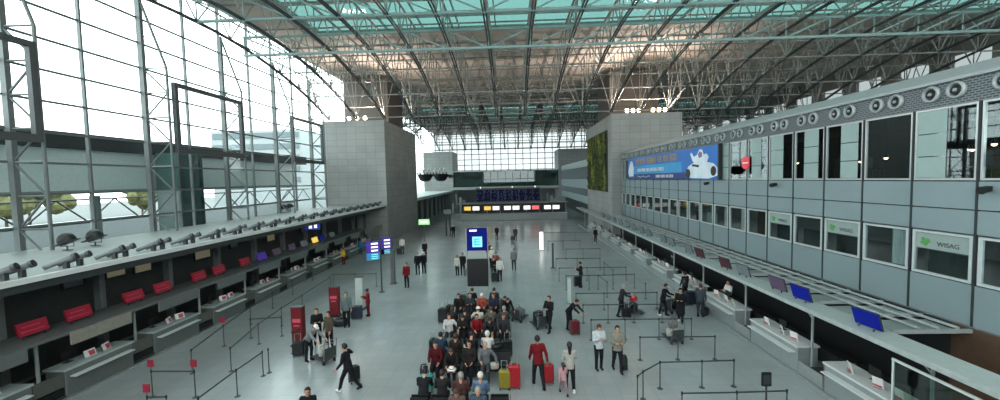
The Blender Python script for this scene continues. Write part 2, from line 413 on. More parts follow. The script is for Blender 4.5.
for z in (5.0, 6.7): MB().cyl((gx, 6, z), (gx, 60, z), .07).build('gantry_chord', STEEL_DARK, t)
for k in range(27): MB().cyl((gx, 6+k*2, 5.0 if k % 2 else 6.7), (gx, 8+k*2, 6.7 if k % 2 else 5.0), .06, n=6).build('gantry_brace', STEEL_DARK, t)
for y in (10, 24, 38, 52): MB().cyl((gx, y, -.3), (gx, y, 5.0), .12).build('gantry_leg', STEEL_DARK, t)
# ================================================================== ROOF STEEL
S = 3.45
XT = [-1.7+S*k for k in range(-6, 15)]
def zb(y, ya, yb, top=19.3, low=15.3):
    c, h = (ya+yb)/2, (yb-ya)/2; return top-(top-low)*((y-c)/h)**2
ZT = 21.5
WEB_NEAR = mat('truss_web_grey', '#8e8f89', .5, .2, .08); WEB_FAR = mat('truss_web_dark', '#4a4e4d', .5, .2, .08)  # far-bay steel coloured darker to hold against the end-wall glow
def truss(i, x, ya, yb, near):
    if near: lab = f'{ORD[i]} bow-shaped roof truss from the left in the near bay'
    else: lab = f'{ORD[i]} bow-shaped roof truss from the left in the far bay'
    t = thing('roof_truss', (x, (ya+yb)/2, zb(ya, ya, yb)), lab, 'truss', 'roof trusses of the near bay' if near else 'roof trusses of the far bay')
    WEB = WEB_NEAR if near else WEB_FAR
    n = 12; ys = [ya+(yb-ya)*k/n for k in range(n+1)]
    ks = range(3 if near else 0, n+1)
    fine = [ya+(yb-ya)*k/24 for k in range(6 if near else 0, 25)]
    mb = MB()
    for dx in (-.10, .10): mb.tube([(x+dx, y, zb(y, ya, yb)) for y in fine], .07, 6)
    mb.build('bottom_chord', STEEL_DARK, t)
    MB().tube([(x, fine[0], ZT), (x, yb+(15.5 if near else 9), ZT)], .10, 6).build('top_chord', STEEL, t)
    for k in ks:
        y = ys[k]
        MB().cyl((x, y, zb(y, ya, yb)), (x, y, ZT), .05, n=5).build('web_post', WEB, t)
        if k < n and k >= (3 if near else 0):
            ym = (y+ys[k+1])/2
            MB().cyl((x, y, zb(y, ya, yb)), (x, ym, ZT), .055, n=5).build('web_brace', WEB, t)
            MB().cyl((x, ym, ZT), (x, ys[k+1], zb(ys[k+1], ya, yb)), .055, n=5).build('web_brace', WEB, t)
for i, x in enumerate(XT): truss(i, x, 8, 48, True)
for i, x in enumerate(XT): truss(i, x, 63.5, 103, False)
ty = [(18,8,48),(23,8,48),(28,8,48),(33,8,48),(38,8,48),(43,8,48),(48,8,48),(53,None,None),(58,None,None),(63.5,63.5,103)]+[(63.5+39.5*k/8, 63.5, 103) for k in range(1, 9)]
PIPE = mat('teal_grey_pipe', '#8fa5a2', .5, .1, .05)
for i, (y, ya, yb) in enumerate(ty):
    z0 = zb(y, ya, yb) if ya is not None else 17.6
    lab = f'{ORD[i]} cross truss of pale pipes from the camera, spanning the whole roof'
    mid = y in (53, 58)
    if mid: lab = f'{ORD[i]} cross truss of pale pipes from the camera, between the stone blocks'
    big = y in (23, 28, 33)
    zt = z0+1.5 if big else min(z0+1.45, ZT)
    if y == 33: z0, zt = 18.45, 19.95
    t = thing('cross_truss', (0, y, z0), lab, 'truss', 'cross trusses of the roof')
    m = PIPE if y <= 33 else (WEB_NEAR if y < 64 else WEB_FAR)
    X = [x for x in XT if not mid or -15.4 < x < 12]
    x0, x1 = X[0]-(.1 if mid else .05), X[-1]
    r = .12 if big else .07
    if y in (48, 63.5) or y > 102: z0 += .12
    bp = MB().cyl((x0, y, z0), (x1, y, z0), r, n=8).build('bottom_pipe', m, t)
    tp = MB().cyl((x0, y, zt), (x1, y, zt), r*.9, n=8).build('top_pipe', m, t)
    for k in range(len(X)-1):
        xa, xb = X[k], X[k+1]
        if big:
            MB().cyl((xa, y, z0), (xa, y, zt), .06, n=6).build('strut', m, t)
            if (xa+xb)/2 < 0: MB().cyl((xa, y, zt), (xb, y, z0), .07, n=6).build('brace', m, t)
            else: MB().cyl((xa, y, z0), (xb, y, zt), .07, n=6).build('brace', m, t)
        else:
            xm = (xa+xb)/2
            MB().cyl((xa, y, z0), (xm, y, ZT), .05, n=5).build('brace', m, t)
            MB().cyl((xm, y, ZT), (xb, y, z0), .05, n=5).build('brace', m, t)
# purlin pipes along the roof lining
for i, y in enumerate([20.5, 25.5, 30.5, 35.5, 40.5, 45.5, 50.5, 55.5, 60.5, 66, 71, 76, 81, 86, 91, 96, 101]):
    tag(MB().cyl((XT[0]-.6, y, ZT), (XT[-1], y, ZT), .08, n=6).build('roof_purlin', WEB_NEAR), f'{ORD[i]} straight purlin pipe from the camera under the roof lining', 'pipe', 'purlin pipes under the roof')
# lamps on the stone blocks
for j, (xs, side) in enumerate((([(349, 117), (357, 117), (365, 117)], 'left'), ([(627, 112), (633, 112), (639, 112), (653, 112), (659, 112), (665, 112)], 'right'))):
    for k, (px, py) in enumerate(xs):
        p = at_y(px, py, 48.6)
        t = thing('uplight', (p.x, 48.6, 15.1), f'{ORD[k]} round lamp from the left on top of the {side} stone block', 'lamp', f'lamps on the {side} stone block')
        MB().lathe([(.1, 15.1), (.12, 15.16), (.05, 15.2), (.05, 15.3)], (p.x, 48.6, 0), 10).build('lamp_foot', DGREY, t)
        MB().ball((p.x, 48.6, 15.52), .25).build('lamp_globe', LAMP, t, True)
    c = sum([at_y(px, py, 48.6).x for px, py in xs])/len(xs)
    sgn = 1 if side == 'left' else -1
    for aim, e, dx in (((.15*sgn, -.9, .75), 2600, 0), ((.8*sgn, -.55, .62), 3600, 1.2*sgn), ((.9*sgn, .25, .6), 2200, 1.6*sgn), ((-.6*sgn, -.7, .6), 2200, -1.2*sgn)):
        L = bpy.data.lights.new('uplight_glow', 'SPOT'); L.energy = e*(.5 if side == 'right' else .36); L.color = (1, .80, .68); L.spot_size = R(125); L.spot_blend = .9; L.shadow_soft_size = .5
        o = bpy.data.objects.new('uplight_glow', L); o.location = (c+dx, 48.55, 16.0); o.rotation_euler = Vector(aim).to_track_quat('-Z', 'Y').to_euler(); COL.objects.link(o)
#@@RIGHT
# ================================================================== RIGHT FACADE
M = 1.843; YF = [11.66+M*(k-2) for k in range(23)]; YF = [y for y in YF if y < 48.1]
ya, yb = YF[0], Y0
wm = MB()
for z0, z1 in ((2.87, 4.08), (5.58, 6.27), (6.31, 7.12)):
    for a, b in zip(YF, YF[1:]+[Y0]): wm.box(XR, XR+.12, a+.022, b-.022, z0, z1, 0)
wm.box(XR+.04, XR+.16, ya, yb, 2.87, 7.14, 1) if False else None
for z0, z1 in ((2.87, 4.1), (5.56, 7.14)): wm.box(XR+.05, XR+.16, ya, yb, z0, z1, 1)
for y in YF:                                         # dark vertical joints that run through the window bands
    wm.box(XR-.02, XR+.05, y-.03, y+.03, 2.87, 9.45, 1)
st(wm, 'wall_right', [PANEL, PANEL_JOINT], 'blue-grey panelled facade with two rows of windows on the right', 'wall')
cn = MB(); cn.box(XR-.05, XR+.3, ya, yb, 9.43, 10.25)
st(cn, 'trim_1', PERF, 'perforated dark metal cornice with round nozzles above the right windows', 'cornice')
cp = MB(); cp.add([(XR-.15, ya, 10.25), (XR+.9, ya, 10.75), (XR+.9, ya, 10.5), (XR-.15, ya, 10.15), (XR-.15, yb, 10.25), (XR+.9, yb, 10.75), (XR+.9, yb, 10.5), (XR-.15, yb, 10.15)],
                  [(0,1,2,3),(7,6,5,4),(0,4,5,1),(1,5,6,2),(2,6,7,3),(3,7,4,0)])
st(cp, 'trim_2', mat('coping_grey', '#9aa2a4', .5, .2, .05), 'sloping pale coping on top of the right facade', 'coping')
st(MB().box(XR+.9, 22, ya, Y0, 10.3, 10.6), 'wall_right_roof', STEEL, 'flat roof behind the right facade coping', 'roof')
# rooms behind the windows
up = MB(); up.box(XR+.3, 20, ya, Y0, 6.95, 7.1, 0); up.box(XR+.3, 20, ya, Y0, 9.6, 9.75, 1); up.box(20, 20.2, ya, Y0, 7.1, 9.6, 1)
st(up, 'wall_upper_room', [BROWN, mat('dark_room', '#2c2f30', .8)], 'dark restaurant room behind the upper right windows', 'room')
lo = MB(); lo.box(XR+.3, 18, ya, Y0, 3.9, 4.05, 0); lo.box(XR+.3, 18, ya, Y0, 5.75, 5.9, 1); lo.box(18, 18.2, ya, Y0, 4.05, 5.75, 1)
st(lo, 'wall_lower_room', [GREY, mat('office_wall', '#7a8284', .8)], 'office rooms behind the lower right windows', 'room')
n_win = 7
# (pale frosted part of the upper window as fractions along Y from the near joint, other fraction dark)
FRO = {1: None, 2: (.47, 1.0), 3: None, 4: (.1, .58), 5: (.17, .67), 6: (.4, .95), 7: (.31, .81), 8: None, 9: (0, .42)}
for k, (a, b) in enumerate(zip(YF, YF[1:]+[Y0])):
    if k > len(YF)-1 or b-a < .5: continue
    w = thing(f'window_{n_win}', (XR, (a+b)/2, 7.17), f'{ORD[k]} upper-floor window from the near end of the right facade', 'window', None, 0, 'structure'); n_win += 1
    f = MB(); f.box(XR, XR+.08, a+.05, b-.05, 7.16, 7.22); f.box(XR, XR+.08, a+.05, b-.05, 9.37, 9.43); f.box(XR, XR+.08, a+.05, a+.1, 7.22, 9.37); f.box(XR, XR+.08, b-.1, b-.05, 7.22, 9.37)
    f.build('window_frame', ALU, w)
    MB().box(XR+.03, XR+.04, a+.1, b-.1, 7.22, 9.37).build('window_glass', G_SHOP, w)
    fr = FRO.get(k, (.1, .5) if k % 2 else (.4, .9))
    if fr and (k < 11 or k > 20):
        q = MB()
        for z0, z1 in ((7.23, 7.9), (7.93, 8.62), (8.65, 9.36)): q.box(XR+.012, XR+.026, a+.1+(b-a-.2)*fr[0], a+.1+(b-a-.2)*fr[1], z0, z1)
        q.build('frosted_pane', FROST, w)
LOWK = {0: 'c', 1: 'w', 2: 'c', 3: 'w', 4: 'd', 5: 'w', 6: 'b', 7: 'h', 8: 'c', 9: 'g', 10: 'p'}
for k, (a, b) in enumerate(zip(YF, YF[1:]+[Y0])):
    if b-a < .5: continue
    kk = k-1
    kd = LOWK.get(kk, 'hcbd'[k % 4])
    extra = {'w': ' with a pale sign board', 'c': ' with a white curtain', 'b': ' with brown inside'}.get(kd, '')
    w = thing(f'window_{n_win}', (XR, (a+b)/2, 4.14), f'{ORD[k]} lower office window from the near end of the facade{extra}', 'window', None, 0, 'structure'); n_win += 1
    f = MB(); f.box(XR-.03, XR+.08, a+.04, b-.1, 4.12, 4.2); f.box(XR-.03, XR+.08, a+.04, b-.1, 5.46, 5.53); f.box(XR-.03, XR+.08, a+.04, a+.12, 4.2, 5.46); f.box(XR-.03, XR+.08, b-.17, b-.1, 4.2, 5.46)
    f.build('window_frame', mat('white_frame', '#b9c2c3', .4, .2, .03), w)
    MB().box(XR+.02, XR+.03, a+.12, b-.17, 4.2, 5.46).build('window_glass', G_SHOP, w)
    if kd == 'w':
        q = MB().box(XR+.005, XR+.016, a+.14, b-.19, 4.95, 5.44).build('sign_board', mat('sign_board_pale', '#8a9996', .5, 0, .05), w)
        c = (a+b)/2
        lg = MB()
        for dy, dz, s_ in ((.28, .24, .09), (.40, .28, .07), (.34, .14, .08), (.44, .17, .06)): lg.ball((XR, c+dy+.1, 4.98+dz-.02), .008, s_, s_*.9, 8, 6)
        lg.build('leaf_mark', mat('leaf_green', '#4d8f4a', .6), q)
        cu = bpy.data.curves.new('lettering', 'FONT'); cu.body = 'WISAG'; cu.size = .2; cu.extrude = .004; cu.align_x = 'CENTER'
        tx = bpy.data.objects.new('lettering', cu); COL.objects.link(tx)
        dg = bpy.context.evaluated_depsgraph_get(); me = bpy.data.meshes.new_from_object(tx.evaluated_get(dg)); bpy.data.objects.remove(tx)
        me.materials.append(DGREY)
        tx = bpy.data.objects.new('lettering', me); COL.objects.link(tx); tx.parent = q
        tx.rotation_euler = (PI/2, 0, -PI/2); tx.location = Vector((XR, c-.22, 5.07))-Vector(q['_o'])
    if kd in 'ch':
        q = MB()
        for j in range(7): q.cyl((XR+.2, a+.2+j*.09, 4.2), (XR+.2, a+.2+j*.09, 5.45), .055, n=6)
        q.build('curtain', WHITE, w)
    if kd in 'bp': MB().box(XR+.5, XR+.55, a+.9, b-.2, 4.1, 5.4).build('inner_screen', BROWN, w)
    if kd in 'gwd': MB().box(XR+.35, XR+.4, a+.2, b-.25, 4.1, 4.85).build('inner_screen', DGREY if kd != 'g' else FROST, w)
for i, y in enumerate((10, 14, 18, 22, 27, 33, 39, 45)):  # added panels that brighten the offices, no such fittings seen
    t = thing('added_office_light', (15.4, y, 5.7), f'{ORD[i]} added flat light panel from the near end inside the lower right offices', 'lamp', 'added light panels in the offices')
    MB().bbox(15.1, 15.7, y-.6, y+.6, 5.69, 5.745, .01).build('light_case', ALU, t); MB().box(15.15, 15.65, y-.55, y+.55, 5.675, 5.689).build('diffuser', mat('added_office_glow', '#f2f4ee', .4, 0, .01, emit=4), t)
# restaurant: lamps, chairs and a red counter
spots = [(13.0, 8.35), (14.2, 8.25), (14.9, 8.3), (16.6, 8.1), (18.4, 8.0), (19.4, 8.05), (21.6, 8.1), (11.0, 8.35), (12.2, 8.3)]
for i, (y, z) in enumerate(spots):
    x = 15.4+(i % 3)*.7
    t = thing('pendant_lamp', (x, y, z), f'{ORD[i]} small glowing pendant lamp inside the upper right restaurant', 'lamp', 'pendant lamps inside the restaurant')
    MB().cyl((x, y, z+.1), (x, y, 9.6), .01, n=5).build('cord', BLACK, t)
    MB().lathe([(.03, .12), (.09, 0), (.11, -.08)], (x, y, z), 12).build('lamp_shade', DGREY, t)
    MB().ball((x, y, z-.08), .07).build('bulb', mat('bulb_glow', '#ffd9a0', .4, 0, .01, emit=4), t)
bar = thing('bar_counter', (17.5, 12.5, 7.1), 'red-brown bar counter behind the nearest upper windows', 'counter')
MB().box(17.1, 17.9, 9.0, 14.5, 7.1, 8.1).build('bar_front', BROWN, bar); MB().box(17.0, 18.0, 8.9, 14.6, 8.1, 8.16).build('bar_top', DGREY, bar)
MB().box(17.2, 17.8, 9.0, 14.5, 8.75, 9.05).build('bar_canopy', mat('bar_red', '#7d2f20', .5), bar)
def chair(loc, lab, rz):
    t = lthing('bar_chair', loc, lab, 'chair', 'dark chairs inside the restaurant', rz)
    MB().bbox(-.2, .2, -.2, .2, .44, .5).build('seat', BLACK, t); MB().bbox(-.2, .2, .17, .22, .5, .95).build('backrest', BLACK, t)
    for sx in (-.17, .17):
        for sy in (-.17, .17): MB().cyl((sx, sy, 0), (sx, sy, .45), .018, n=6).build('leg', STEEL_DARK, t)
for i, y in enumerate((10.6, 11.3, 12.4, 13.4, 14.3, 15.8, 17.4)): chair((14.3, y, 7.105), f'{ORD[i]} dark chair by the glass inside the upper right restaurant', (i*1.3) % 3)
# round nozzles: two per module
k2 = 0
for k, (a, b) in enumerate(zip(YF, YF[1:]+[Y0])):
    if b-a < .5: continue
    for j, fr in enumerate((.3, .68)):
        y = a+(b-a)*fr; z = 9.86
        t = thing('air_nozzle', (XR-.05, y, z-.26), f'round grey air nozzle, {"nearer" if j == 0 else "farther"} of the pair above the {ORD[k]} upper right window', 'air nozzle', 'round air nozzles along the cornice')
        MB().lathe([(.23, .04), (.26, 0), (.26, -.08), (.2, -.12), (.19, -.02), (.16, .02)], (XR-.05, y, z), 18, axis='x').build('outer_ring', STEEL_PALE, t, True)
        MB().lathe([(.15, .0), (.15, -.06), (.07, -.09), (.06, -.02)], (XR-.05, y, z), 14, axis='x').build('inner_cone', BLACK, t, True)
        MB().lathe([(.055, -.02), (.055, -.11), (.03, -.12)], (XR-.05, y, z), 10, axis='x').build('nozzle_core', STEEL, t, True)
for i, y in enumerate((11.35, 27.0, 20.2)):
    t = thing('wall_spotlight', (XR-.2, y, 6.9), ['small black spotlight under the nearest upper window', 'small black spotlight just below the near end of the banner', 'small black spotlight below the row of frosted windows'][i], 'spotlight')
    MB().box(XR-.08, XR, y-.05, y+.05, 6.85, 7.0).build('bracket', DGREY, t)
    MB().cyl((XR-.08, y, 6.92), (XR-.32, y-.05, 6.88), .09, .11, 10).build('lamp_head', BLACK, t)
# banner
BY0, BY1, BZ0, BZ1 = 25.4, 44.9, 7.18, 9.42
bn = thing('advertising_banner', (XR-.15, (BY0+BY1)/2, BZ0), 'long blue advertising banner across the upper windows of the right facade', 'banner')
MB().box(XR-.2, XR-.08, BY0, BY1, BZ0, BZ1).build('panel', mat('banner_blue', '#1f6fc4', .5, 0, .25,   .25), bn)
MB().box(XR-.26, XR-.05, BY0-.15, BY0, BZ0-.02, BZ1+.03).build('end_frame', BLACK, bn)
MB().box(XR-.22, XR-.2, BY0+5.2, BY1-2.2, 8.15, 8.75).build('light_band', mat('banner_cyan', '#2f9ad2', .5, 0, .15, .4), bn) if False else None
MB().box(XR-.22, XR-.2, BY0+5.4, BY1-1.0, 7.75, 8.55).build('light_band', mat('banner_cyan', '#2f9ad2', .5, 0, .15, .4), bn)
MB().box(XR-.22, XR-.2, BY0+4.6, BY1, BZ0, 7.7).build('dark_band', mat('banner_navy', '#1a3478', .5, 0, .1), bn)
def words(y0, y1, z, h, m, nm, seed):
    rr = random.Random(seed); y = y0
    while y < y1-h*2:
        q = MB()
        for _ in range(rr.randint(4, 9)):
            w = h*.55
            if y+w > y1: break
            q.box(XR-.235, XR-.22, y, y+h*.14, z, z+h)
            if rr.random() < .7: q.box(XR-.235, XR-.22, y, y+w*.72, z+h*.86, z+h)
            if rr.random() < .7: q.box(XR-.235, XR-.22, y, y+w*.72, z, z+h*.14)
            if rr.random() < .5: q.box(XR-.235, XR-.22, y+w*.6, y+w*.78, z, z+h)
            if rr.random() < .4: q.box(XR-.235, XR-.22, y, y+w*.72, z+h*.43, z+h*.57)
            y += w
        if q.v: q.build(nm, m, bn)
        y += h*.5
words(BY0+6.3, BY1-2.8, 8.72, .52, ORANGE, 'headline_word', 3)
words(BY0+9.0, BY1-3.0, 7.95, .3, PAPER, 'small_word', 5)
words(BY0+7.0, BY0+11.5, 7.34, .24, PAPER, 'footer_word', 9)
q = MB().tube([(XR-.23, BY0+12.3+k*.28, 7.45+.06*math.sin(k*1.1)) for k in range(14)], .025, 5); q.build('skyline_mark', PAPER, bn)
WB = mat('banner_white', '#dfe8f2', .5, 0, .12, 1.0)
def flat(name, pts, m, x):
    q = MB(); n = len(pts); vs = [(x, BY0+p[0], BZ0+p[1]) for p in pts]+[(x+.02, BY0+p[0], BZ0+p[1]) for p in pts]
    q.add(vs, [tuple(range(n)), tuple(range(2*n-1, n-1, -1))]+[(k, n+k, n+(k+1) % n, (k+1) % n) for k in range(n)]); return q.build(name, m, bn)
flat('white_vehicle', [(.1, .25), (.1, .75), (.6, 1.05), (1.6, 1.2), (2.4, 1.35), (3.2, 1.25), (4.2, .95), (4.7, .5), (4.6, .15), (3.6, .08), (1.2, .05)], WB, XR-.235)
flat('white_suit', [(1.5, 1.1), (1.2, 1.5), (1.5, 1.75), (1.9, 1.7), (2.1, 2.05), (2.5, 2.1), (2.8, 1.75), (3.3, 1.6), (3.7, 1.95), (3.9, 1.85), (3.5, 1.3), (2.9, 1.05)], WB, XR-.245)
for yc, zc, r_ in ((4.25, .42, .36), (.55, .55, .32)): MB().cyl((XR-.27, BY0+yc, BZ0+zc), (XR-.235, BY0+yc, BZ0+zc), r_, n=16).build('wheel_print', BLACK, bn)
flat('visor', [(2.1, 1.55), (2.1, 1.85), (2.4, 1.95), (2.65, 1.75), (2.5, 1.5)], mat('banner_pink', '#8a6a86', .5), XR-.27)
flat('dark_stripe', [(2.6, .85), (2.5, 1.0), (3.5, 1.1), (3.6, .95)], BLACK, XR-.26)
flat('pale_figure', [(17.4, .3), (17.3, 1.2), (17.8, 1.9), (18.3, 2.0), (18.8, 1.5), (19.2, .8), (18.9, .3)], WB, XR-.235)
t = thing('red_disc_sign', (XR-.03, 22.75, 7.75), 'round red sign with a white line hanging in an upper window', 'sign')
MB().cyl((XR-.08, 22.75, 8.12), (XR-.05, 22.75, 8.12), .36, n=24).build('disc', mat('disc_red', '#d8303f', .4, 0, .04, emit=.1), t)
MB().box(XR-.09, XR-.08, 22.5, 23.0, 8.08, 8.15).build('white_line', PAPER, t)
# ---- moss panel on the right stone block
t = thing('green_wall', (BR0-.1, 56, 5.8), 'tall moss and plant panel on the side of the right stone block', 'plant wall')
g = MB(); NY, NZ = 46, 30; gy0, gy1, gz0, gz1 = 50.2, 61.8, 5.7, 13.3
vs = [(BR0-.16-.22*rng.random()-(.12 if (j+k) % 3 == 0 else 0), gy0+(gy1-gy0)*k/NY, gz0+(gz1-gz0)*j/NZ) for j in range(NZ+1) for k in range(NY+1)]
fs = [(j*(NY+1)+k, (j+1)*(NY+1)+k, (j+1)*(NY+1)+k+1, j*(NY+1)+k+1) for j in range(NZ) for k in range(NY)]
g.add(vs, fs); g.build('planting', GREENWALL, t)
MB().box(BR0-.16, BR0-.01, gy0-.15, gy1+.15, gz0-.12, gz1+.12).build('backing_frame', STEEL_DARK, t)

# ---- right canopy over the counters
XC0, XC1, ZC = 10.1, 10.98, 2.8
c = thing('counter_canopy', (10.6, 28, 2.6), 'long pale canopy strip above the right check-in counters', 'canopy')
MB().box(XC0, XC1, 7.5, 62, ZC-.06, ZC).build('canopy_top', mat('canopy_pale', '#9fadab', .5, .1, .05), c)
MB().box(XC0-.05, XC0, 7.5, 62, ZC-.12, ZC+.02).build('front_edge', mat('edge_pale', '#a4adab', .4), c)
q = MB()
for k in range(0, 26): q.box(XC0-.052, XC0-.05, 7.5+k*2.1, 7.52+k*2.1, ZC-.22, ZC+.02)
for xx in (11.75, 12.3, 12.85): MB().cyl((xx, 11.5, ZC+.09), (xx, 47.5, ZC+.09), .045, n=6).build('long_pipe', STEEL_PALE, c)
for k in range(27):
    y = 11.5+k*1.36
    if y < 47.5:
        MB().box(10.98, XR-.02, y-.05, y+.05, ZC-.05, ZC+.05).build('rafter', STEEL_PALE, c)
        if y < 46: MB().box(11.02, 12.95, y+.12, y+1.0, ZC-.04, ZC-.02).build('roof_pane', mat('roof_pane_grey', '#7f8c8a', .35, .1, .06), c)
CM = 4.1; CY = [10.7+CM*k for k in range(-1, 13)]           # far ends of the counter gaps
for k, y in enumerate([6.24+CM*j for j in range(14)]):
    t = thing('canopy_post', (10.95, y, 0), f'{ORD[k]} slim post from the near end under the right canopy', 'post', 'posts under the right canopy')
    MB().cyl((10.95, y, 0), (10.95, y, ZC-.07), .045, n=8).build('shaft', STEEL_PALE, t)
    MB().cyl((10.95, y, 2.1), (10.95, y+.75, ZC-.08), .025, n=6).build('brace', STEEL_PALE, t)
st(MB().box(13.2, 13.3, 12.0, Y0, 0, 2.86), 'wall_counter_shaded', BLACK, 'back wall behind the right counters, blackened for canopy shade', 'wall')  # the brown wall carried on in black, canopy shade put into its colour
st(MB().box(13.2, 13.3, 2, 12.0, 0, 2.86), 'wall_counter_back', mat('brown_wall', '#4c3728', .6, 0, .12), 'brown back wall under the right canopy', 'wall')
st(MB().box(10.35, 10.47, 5, 62, 0, .05), 'baseboard_right', ALU, 'bright metal kerb along the foot of the right counters', 'kerb')
# counters
def counter_r():
    t = lthing('check_in_counter', (0,0,0), '', 'check-in counter', 'check-in counters along the right side')
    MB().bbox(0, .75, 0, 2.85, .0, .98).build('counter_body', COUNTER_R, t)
    MB().box(-.04, .8, -.03, 2.88, .98, 1.05).build('worktop', WHITE, t)
    MB().box(-.24, 0, .1, 2.7, .76, .8).build('bag_ledge', WHITE, t)
    MB().box(.05, 1.1, 2.9, 2.94, 0, .95).build('end_panel', mat('end_panel_brown', '#6f675e', .5, .1), t)
    MB().box(.05, 1.15, 2.98, 3.82, .12, .38).build('bag_scale', DGREY, t)
    MB().box(.02, .06, 2.94, 4.1, .02, .5).build('scale_front', STEEL, t)
    return t
cr = counter_r(); crs = []
def small_sign():
    t = lthing('counter_sign', (0,0,0), '', 'counter sign', 'small white signs on the right counters')
    MB().obox((0, 0, .17), (1,0,.25), (0,1,0), (-.25,0,1), .012, .13, .17).build('sign_face', PAPER, t)
    MB().box(-.08, .08, -.1, .1, 0, .02).build('sign_foot', ALU, t)
    MB().obox((-.035, 0, .09), (1,0,.25), (0,1,0), (-.25,0,1), .004, .11, .03).build('sign_stripe', PINKPAPER, t)
    return t
def monitor():
    t = lthing('counter_monitor', (0,0,0), '', 'monitor', 'monitors on the right counters')
    MB().bbox(-.02, .02, -.22, .22, .12, .42, .008).build('screen', BLACK, t)
    MB().cyl((.03, 0, 0), (.03, 0, .2), .03).build('stand', DGREY, t); MB().box(-.08, .12, -.12, .12, 0, .015).build('foot', DGREY, t)
    return t
sg, mo = small_sign(), monitor()
NR = 12
for k in range(NR):
    y = 6.35+CM*k; lab = f'grey check-in counter, {ORD[k]} of the right row from the camera'
    if k == 0: cr.location = (10.5, y, 0); cr['label'] = lab
    else: copy_thing(cr, (10.5, y, 0), 0, lab)
    for j, dy in enumerate((.5, 1.15, 2.1)):
        l2 = f'small white sign, {["nearest", "middle", "farthest"][j]} of three on the {ORD[k]} right counter'
        if k == 0 and j == 0: sg.location = (10.75, y+dy, 1.052); sg.rotation_euler.z = .3; sg['label'] = l2
        else: copy_thing(sg, (10.72, y+dy, 1.052), .4*((k+j) % 3-1), l2)
    l3 = f'black monitor behind the signs on the {ORD[k]} right counter'
    if k == 0: mo.location = (11.05, y+1.6, 1.052); mo['label'] = l3
    else: copy_thing(mo, (11.05, y+1.6, 1.052), 0, l3)
    # dark conveyor behind
    t = thing('bag_conveyor', (12.1, y+1.5, 0), f'dark baggage conveyor behind the {ORD[k]} right counter', 'conveyor', 'conveyors behind the right counters')
    MB().box(12.0, 12.8, y, y+4.0, .1, .42).build('belt_bed', BLACK, t); MB().box(11.95, 12.0, y, y+4.0, .1, .6).build('side_rail', STEEL_DARK, t)
# displays on the canopy edge
def display(m, loc, lab):
    t = thing('canopy_display', loc, lab, 'display', 'tilted displays on the right canopy edge')
    x, y, z = loc
    n = Vector((-.95, -.08, -.28)).normalized(); u = Vector((-.28, 0, .95)); u = (u-n*u.dot(n)).normalized(); d = u.cross(n)
    c = Vector((x+.12, y, z+.30))
    cs = MB().obox(c-n*.03, d, u, n, .42, .27, .02).build('casing', DGREY, t)
    f = MB().obox(c, d, u, n, .40, .25, .012).build('screen', m, cs)
    for k, w_ in ((.08, .2), (-.02, .26)):
        MB().obox(c+n*.014+u*k, d, u, n, w_, .012, .003).build('screen_line', mat('screen_line_grey', '#5a6090', .5), f) if False else None
    for dy in (-.25, .25): MB().cyl((x+.12, y+dy, z), (x+.14, y+dy, z+.1), .025, n=6).build('bracket', DGREY, t)
DS = [(862, 320, BLUE, 'bright blue'), (797, 294, BLUE, 'bright blue'), (774, 283, SCREEN_MAUVE, 'pale mauve'), (740, 269, SCREEN_GREY, 'grey'), (722, 263, SCREEN_WINE, 'dark wine-red'), (697, 253, SCREEN_WINE, 'wine-red'), (686, 248, SCREEN_GREY, 'grey'), (669, 241, SCREEN_GREY, 'grey'), (661, 238, SCREEN_GREY, 'dark grey'), (647, 232, SCREEN_GREY, 'grey'), (640, 229, SCREEN_GREY, 'grey'), (632, 225, SCREEN_GREY, 'grey'), (626, 222, SCREEN_GREY, 'grey'), (619, 219, SCREEN_GREY, 'grey'), (613, 216, SCREEN_GREY, 'grey'), (607, 213, SCREEN_GREY, 'grey'), (602, 211, SCREEN_GREY, 'grey')]
for i, (px, py, m, nm) in enumerate(DS):
    p = at_x(px, py, 10.35)
    display(m, (10.35, p.y, ZC), f'{nm} tilted display on the right canopy, {ORD[i]} from the camera')
# near glass balustrade and bin
t = thing('glass_screen', (10.25, 8.8, 0), 'glass screen with white frame beside the nearest right counter', 'glass screen')
gx = 10.19
for y in (10.6, 8.6, 6.6): MB().box(gx-.022, gx+.022, y-.022, y+.022, 0, 2.38).build('post', WHITE, t)
MB().box(gx-.025, gx+.025, 6.57, 10.63, 2.38, 2.44).build('top_rail', WHITE, t); MB().box(gx-.03, gx+.03, 6.6, 10.6, 1.2, 1.26).build('mid_rail', WHITE, t)
MB().box(gx-.008, gx+.008, 6.6, 10.6, .1, 2.36).build('pane', G_BAL, t)
# far right facade past the stone block
fr = MB()
for z0, z1 in ((2.87, 4.2), (5.5, 7.2), (9.4, 10.6)): fr.box(XR-.4, XR, Y1, Y2, z0, z1, 0)
fr.box(XR+.6, XR+.7, Y1, Y2, 0, 9.6, 1)
for k in range(22): fr.box(XR-.38, XR-.1, Y1+k*1.843, Y1+k*1.843+.1, 2.87, 9.5, 0)
st(fr, 'wall_right_far', [mat('far_facade', '#93a0a2', .5, .1, .05), DGREY], 'far stretch of pale facade bands beyond the right stone block', 'wall')
